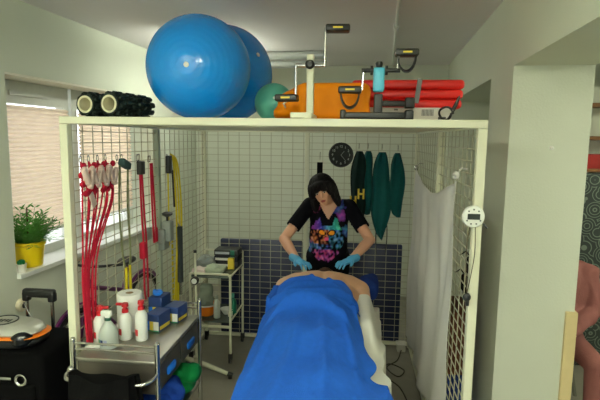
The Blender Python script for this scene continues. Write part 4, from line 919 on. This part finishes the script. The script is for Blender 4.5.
# cloths on lower shelf
m = MB(); m.ell((.43, .10, .55), (.10, .17, .10)); m.ell((.36, .0, .52), (.12, .12, .09)); m.ell((.46, -.04, .56), (.07, .08, .075)); m.ell((.3, .1, .45), (.16, .2, .04)); b = blend(m, .01, 4, disp=lambda v: Vector((nz(v, 13)*.02, nz(v, 13, 4)*.02, nz(v, 13, 7)*.02)))
tag(b.build('blue_bag', blueF), 'royal blue cloth bag bulging from the lower shelf of the steel trolley', 'bag')
m = MB(); m.ell((.42, .40, .50), (.08, .10, .09)); m.ell((.49, .37, .56), (.055, .08, .05)); m.ell((.38, .36, .56), (.10, .08, .05)); b = blend(m, .01, 4, disp=lambda v: Vector((nz(v, 12, 2)*.014, nz(v, 12, 4)*.014, nz(v, 12, 7)*.014)))
tag(b.build('green_bag', greenB), 'bright green cloth bundle behind the blue bag on the lower shelf', 'bag')
# ================================================================ suitcase, radio, blue bag
t = thing('trolley_suitcase', (-.55, .37, 0), 'large black trolley suitcase with raised telescopic handle left of the cage', 'suitcase')
m = MB(); m.rbox((-.80, .14, .06), (-.29, .56, .722), .045, seg=4); m.build('shell', blackF, t)
m = MB(); m.rbox((-.77, .118, .10), (-.33, .15, .55), .02); m.build('front_pocket', blackF, t)
e = atY(21, 380, .116); m = MB(); m.lathe([(.022, 0), (.034, .001), (.036, .006), (.030, .008), (.022, .004)], e, (0, -1, 0), 28, cap=False); m.build('ring_emblem', chrome, t)
m = MB(); m.rbox((e.x-.12, e.y-.008, e.z-.004), (e.x-.055, e.y+.004, e.z+.012), .003); m.build('zip_puller', chrome, t)
hx = [atY(28, 320, .5).x, atY(53, 320, .5).x]; hz = atY(40, 292, .5).z
for x in hx: m = MB(); m.tube([(x, .5, .70), (x, .5, hz-.02)], .011, 10); m.build('handle_tube', chrome, t)
m = MB(); m.rbox((hx[0]-.022, .48, hz-.035), (hx[1]+.022, .525, hz+.02), .016); m.rbox((hx[0]-.022, .48, hz-.06), (hx[0]+.02, .525, hz), .01); m.rbox((hx[1]-.02, .48, hz-.06), (hx[1]+.022, .525, hz), .01); m.build('handle_grip', blackP, t)
for x in (-.74, -.35):
    m = MB(); m.lathe([(.035, -.015), (.035, .015)], (x, .52, .036), (1, 0, 0), 16); m.build('wheel', blackP, t)
    m = MB(); m.rbox((x-.02, .17, 0), (x+.02, .20, .07), .006); m.build('foot', blackP, t)
bc = Vector((-.585, .285, .724)); t = thing('portable_radio', bc, 'silver and black portable radio with orange stripe on top of the suitcase', 'radio')
def se(c, r, z0, z1, e=2.6, n=48, top=1.0, bot=1.0):
    m = MB(); rows = 10
    def g(s, tt):
        th = 2*PI*s; ct, st = math.cos(th), math.sin(th); k = (bot+(top-bot)*tt)*(1-.18*abs(2*tt-1)**3)
        return Vector((c.x+r[0]*k*math.copysign(abs(ct)**(2/e), ct), c.y+r[1]*k*math.copysign(abs(st)**(2/e), st), c.z+z0+(z1-z0)*tt))
    m.grid(g, n, rows); m.add([g(i/n, 1) for i in range(n)], [tuple(range(n))]); m.add([g(i/n, 0) for i in range(n)], [tuple(reversed(range(n)))]); return m
se(bc, (.235, .135), 0, .06, bot=.92).build('base_shell', blackP, t)
se(bc, (.238, .138), .058, .07).build('orange_stripe', orangeP, t)
se(bc, (.232, .132), .069, .125, top=.74).build('top_shell', silver, t)
m = MB(); m.lathe([(.078, 0), (.075, .006), (.02, .009)], bc+Vector((-.03, 0, .12)), (0, 0, 1), 36)
m.v = [Vector((v.x, bc.y+(v.y-bc.y)*.95, v.z)) for v in m.v]; lid = m.build('disc_lid', silver, t)
m = MB(); m.lathe([(.074, 0), (.081, 0), (.081, .008), (.074, .008), (.074, 0)], bc+Vector((-.03, 0, .121)), (0, 0, 1), 36, cap=False); m.build('lid_ring', blackP, lid)
m = MB()
for k in range(5): m.rbox((bc.x-.07+k*.02, bc.y-.03+.006*(k % 2), bc.z+.1285), (bc.x-.056+k*.02, bc.y+.01, bc.z+.1305), .001, seg=1)
m.build('lid_mark', blackP, lid)
m = MB(); m.ell(bc+Vector((.145, -.088, .055)), (.06, .035, .045), Matrix.Rotation(.5, 3, 'Z')); m.build('speaker_grille', mat('speaker_black', (12, 16, 22), .25), t)
m = MB(); m.rbox((bc.x-.14, bc.y-.115, bc.z+.075), (bc.x-.10, bc.y-.09, bc.z+.10), .004); m.build('button_panel', blackP, t)
m = MB(); m.tube([(bc.x+.08, bc.y+.09, bc.z+.11), (bc.x+.02, bc.y+.11, bc.z+.20)], .003, 6); m.build('aerial', chrome, t)
m = MB(); m.rbox((-.22, .55, 0), (-.06, .85, .62), .05); b = blend(m, .013, 5, disp=lambda v: Vector((nz(v, 9)*.02, nz(v, 9, 4)*.02, nz(v, 9, 7)*.02 if v.z > .1 else 0)))
tag(b.build('blue_sack', blueF), 'blue sack standing on the floor behind the suitcase', 'sack')
# ================================================================ bicycle against the window wall
def bk(v, z, du=0): return R(UL+.20+du, v, z)
V1, V2, RW = 3.12, 4.12, .33
t = thing('bicycle', bk(3.55, 0), 'purple bicycle leaning below the window behind the left mesh', 'bicycle')
for v in (V1, V2):
    m = MB(); cc = bk(v, RW); m.tube([cc+RD*(RW-.02)*math.cos(a)+Vector((0, 0, (RW-.02)*math.sin(a))) for a in [2*PI*i/40 for i in range(40)]], .019, 8, closed=True); wh = m.build('wheel', rubberM, t)
    m = MB(); m.tube([cc+RD*(RW-.045)*math.cos(a)+Vector((0, 0, (RW-.045)*math.sin(a))) for a in [2*PI*i/40 for i in range(40)]], .009, 6, closed=True)
    for i in range(18): a = 2*PI*i/18; m.tube([cc+RR*.02*(1 if i % 2 else -1), cc+RD*(RW-.045)*math.cos(a)+Vector((0, 0, (RW-.045)*math.sin(a)))], .0016, 4)
    m.tube([cc-RR*.05, cc+RR*.05], .014, 8); m.build('rim_and_spokes', chrome, wh)
    m = MB(); m.tube([cc+RD*(RW+.025)*math.cos(a)+Vector((0, 0, (RW+.025)*math.sin(a))) for a in [PI*(.1+.8*i/20) for i in range(21)]], .016, 6); m.build('mudguard', purpleM, t)
bb_ = bk(3.69, .30); seat = bk(3.85, .80); head = bk(3.29, .78)
m = MB()
for a, b_ in ((bb_, seat), (bb_, head-Vector((0, 0, .1))), (seat-Vector((0, 0, .22)), head), (bb_, bk(V2, RW)), (seat-Vector((0, 0, .2)), bk(V2, RW)), (head+Vector((0, 0, .06)), bk(V1, RW))): m.tube([a, b_], .019, 10)
m.build('frame', purpleM, t)
m = MB(); m.tube([head, head+Vector((0, 0, .16))], .014, 8); m.tube(bez([head+Vector((0, 0, .16))+RR*(-.16)+RD*.12, head+Vector((0, 0, .18))+RR*(-.14), head+Vector((0, 0, .16)), head+Vector((0, 0, .18))+RR*.20, head+Vector((0, 0, .16))+RR*.24+RD*.14]), .011, 8); m.build('handlebar', blackP, t)
m = MB(); m.ell(seat+Vector((0, 0, .05)), (.07, .12, .03)); m.tube([seat, seat+Vector((0, 0, .04))], .013, 8); m.build('saddle', blackP, t)
m = MB(); m.tube([bb_-RR*.08, bb_+RR*.08], .016, 8); m.tube([bb_+RR*.08, bb_+RR*.08+Vector((0, 0, -.16))], .009, 6); m.tube([bb_-RR*.08, bb_-RR*.08+Vector((0, 0, .16))], .009, 6); m.build('crankset', chrome, t)
for s in (-1, 1): m = MB(); q_ = bb_+RR*(s*.13)+Vector((0, 0, -.16*s)); m.rbox(q_-Vector((.045, .035, .012)), q_+Vector((.045, .035, .012)), .006); m.build('pedal', blackP, t)
# ================================================================ plants on the sill
pc = R(UL-.085, 3.03, 1.0); t = thing('potted_palm', pc, 'leafy green plant in a yellow pot on the window sill', 'potted plant')
m = MB(); m.lathe([(.078, 0), (.085, .006), (.104, .15), (.112, .155), (.112, .178), (.100, .18), (.094, .155), (.07, .01)], pc, n=36); m.build('pot', potY, t)
m = MB(); m.lathe([(.097, .15), (.097, .156), (.02, .162)], pc, n=24); m.build('soil', soilM, t)
m = MB()
for i in range(100):
    a = random.uniform(0, 2*PI); el = random.uniform(.45, 1.4); L = random.uniform(.14, .33); base = pc+Vector((math.cos(a)*.03, math.sin(a)*.03, .15))
    dr = Vector((math.cos(a)*math.cos(el), math.sin(a)*math.cos(el), math.sin(el)))
    if (dr.dot(RR) < -.35): dr = dr-RR*(dr.dot(RR)+.3); dr.normalize()
    path = [base+dr*L*k/5+Vector((0, 0, -.05*(k/5)**2)) for k in range(6)]
    m.tube(path, .0016, 4)
    for k in range(1, 6):
        for s in (-1, 1):
            d2 = (path[k]-path[k-1]).normalized(); sd = d2.cross(Vector((0, 0, 1))).normalized()*s; p = path[k]; l = .045+.025*random.random()
            tip = p+(sd*.8+d2*.6).normalized()*l+Vector((0, 0, random.uniform(-.015, .012))); mid = p.lerp(tip, .5); w = d2*.009
            m.add([p, mid+w, tip, mid-w], [(0, 1, 2, 3)])
m.build('foliage', leafM, t)
m = MB(); m.tube([pc+Vector((.0, 0, .15)), pc+Vector((.0, .0, .42))], .005, 6); m.build('support_stick', mat('stick', (70, 50, 36), .8), t)
pc = R(UL-.01, 2.86, 1.0); t = thing('small_pot_plant', pc, 'small green succulent in a pale pot beside the yellow pot', 'potted plant')
m = MB(); m.lathe([(.026, 0), (.032, .055), (.034, .058), (.03, .06), (.025, .05)], pc, n=24); m.build('pot', whiteC, t)
m = MB()
for i in range(16): a = i*2.4; r = .022*math.sqrt(i/16); m.ell(pc+Vector((r*math.cos(a), r*math.sin(a), .065+.012*(1-i/16))), (.009, .009, .014), n=8, m=6)
m.build('leaves', leafD, t)
# ================================================================ light
w = bpy.data.worlds.new('world'); sc.world = w; w.use_nodes = True; n = w.node_tree.nodes; l = w.node_tree.links; bg = n['Background']
sky = n.new('ShaderNodeTexSky'); sky.sky_type = 'HOSEK_WILKIE'; sky.turbidity = 6; sky.sun_direction = Vector((-.5, -.6, .6)).normalized()
mx = n.new('ShaderNodeMix'); mx.data_type = 'RGBA'; mx.inputs['Factor'].default_value = .75; mx.inputs['B'].default_value = (.92, .96, 1, 1); l.new(sky.outputs[0], mx.inputs['A']); l.new(mx.outputs['Result'], bg.inputs[0]); bg.inputs[1].default_value = 4.4
# foliage and ground outside the windows
struct('ground_outside', boxR(MB(), -14, -4, -1, UL-.35, 14, -.5), mat('pale_ground', (190, 194, 180), .9))
sc.view_settings.view_transform = 'Standard'; sc.view_settings.look = 'None'; sc.view_settings.gamma = 1; sc.view_settings.exposure = -.12; sc.view_settings.use_curve_mapping = False
sc.cycles.use_denoising = True; sc.cycles.max_bounces = 8; sc.cycles.diffuse_bounces = 5; sc.cycles.sample_clamp_indirect = 6
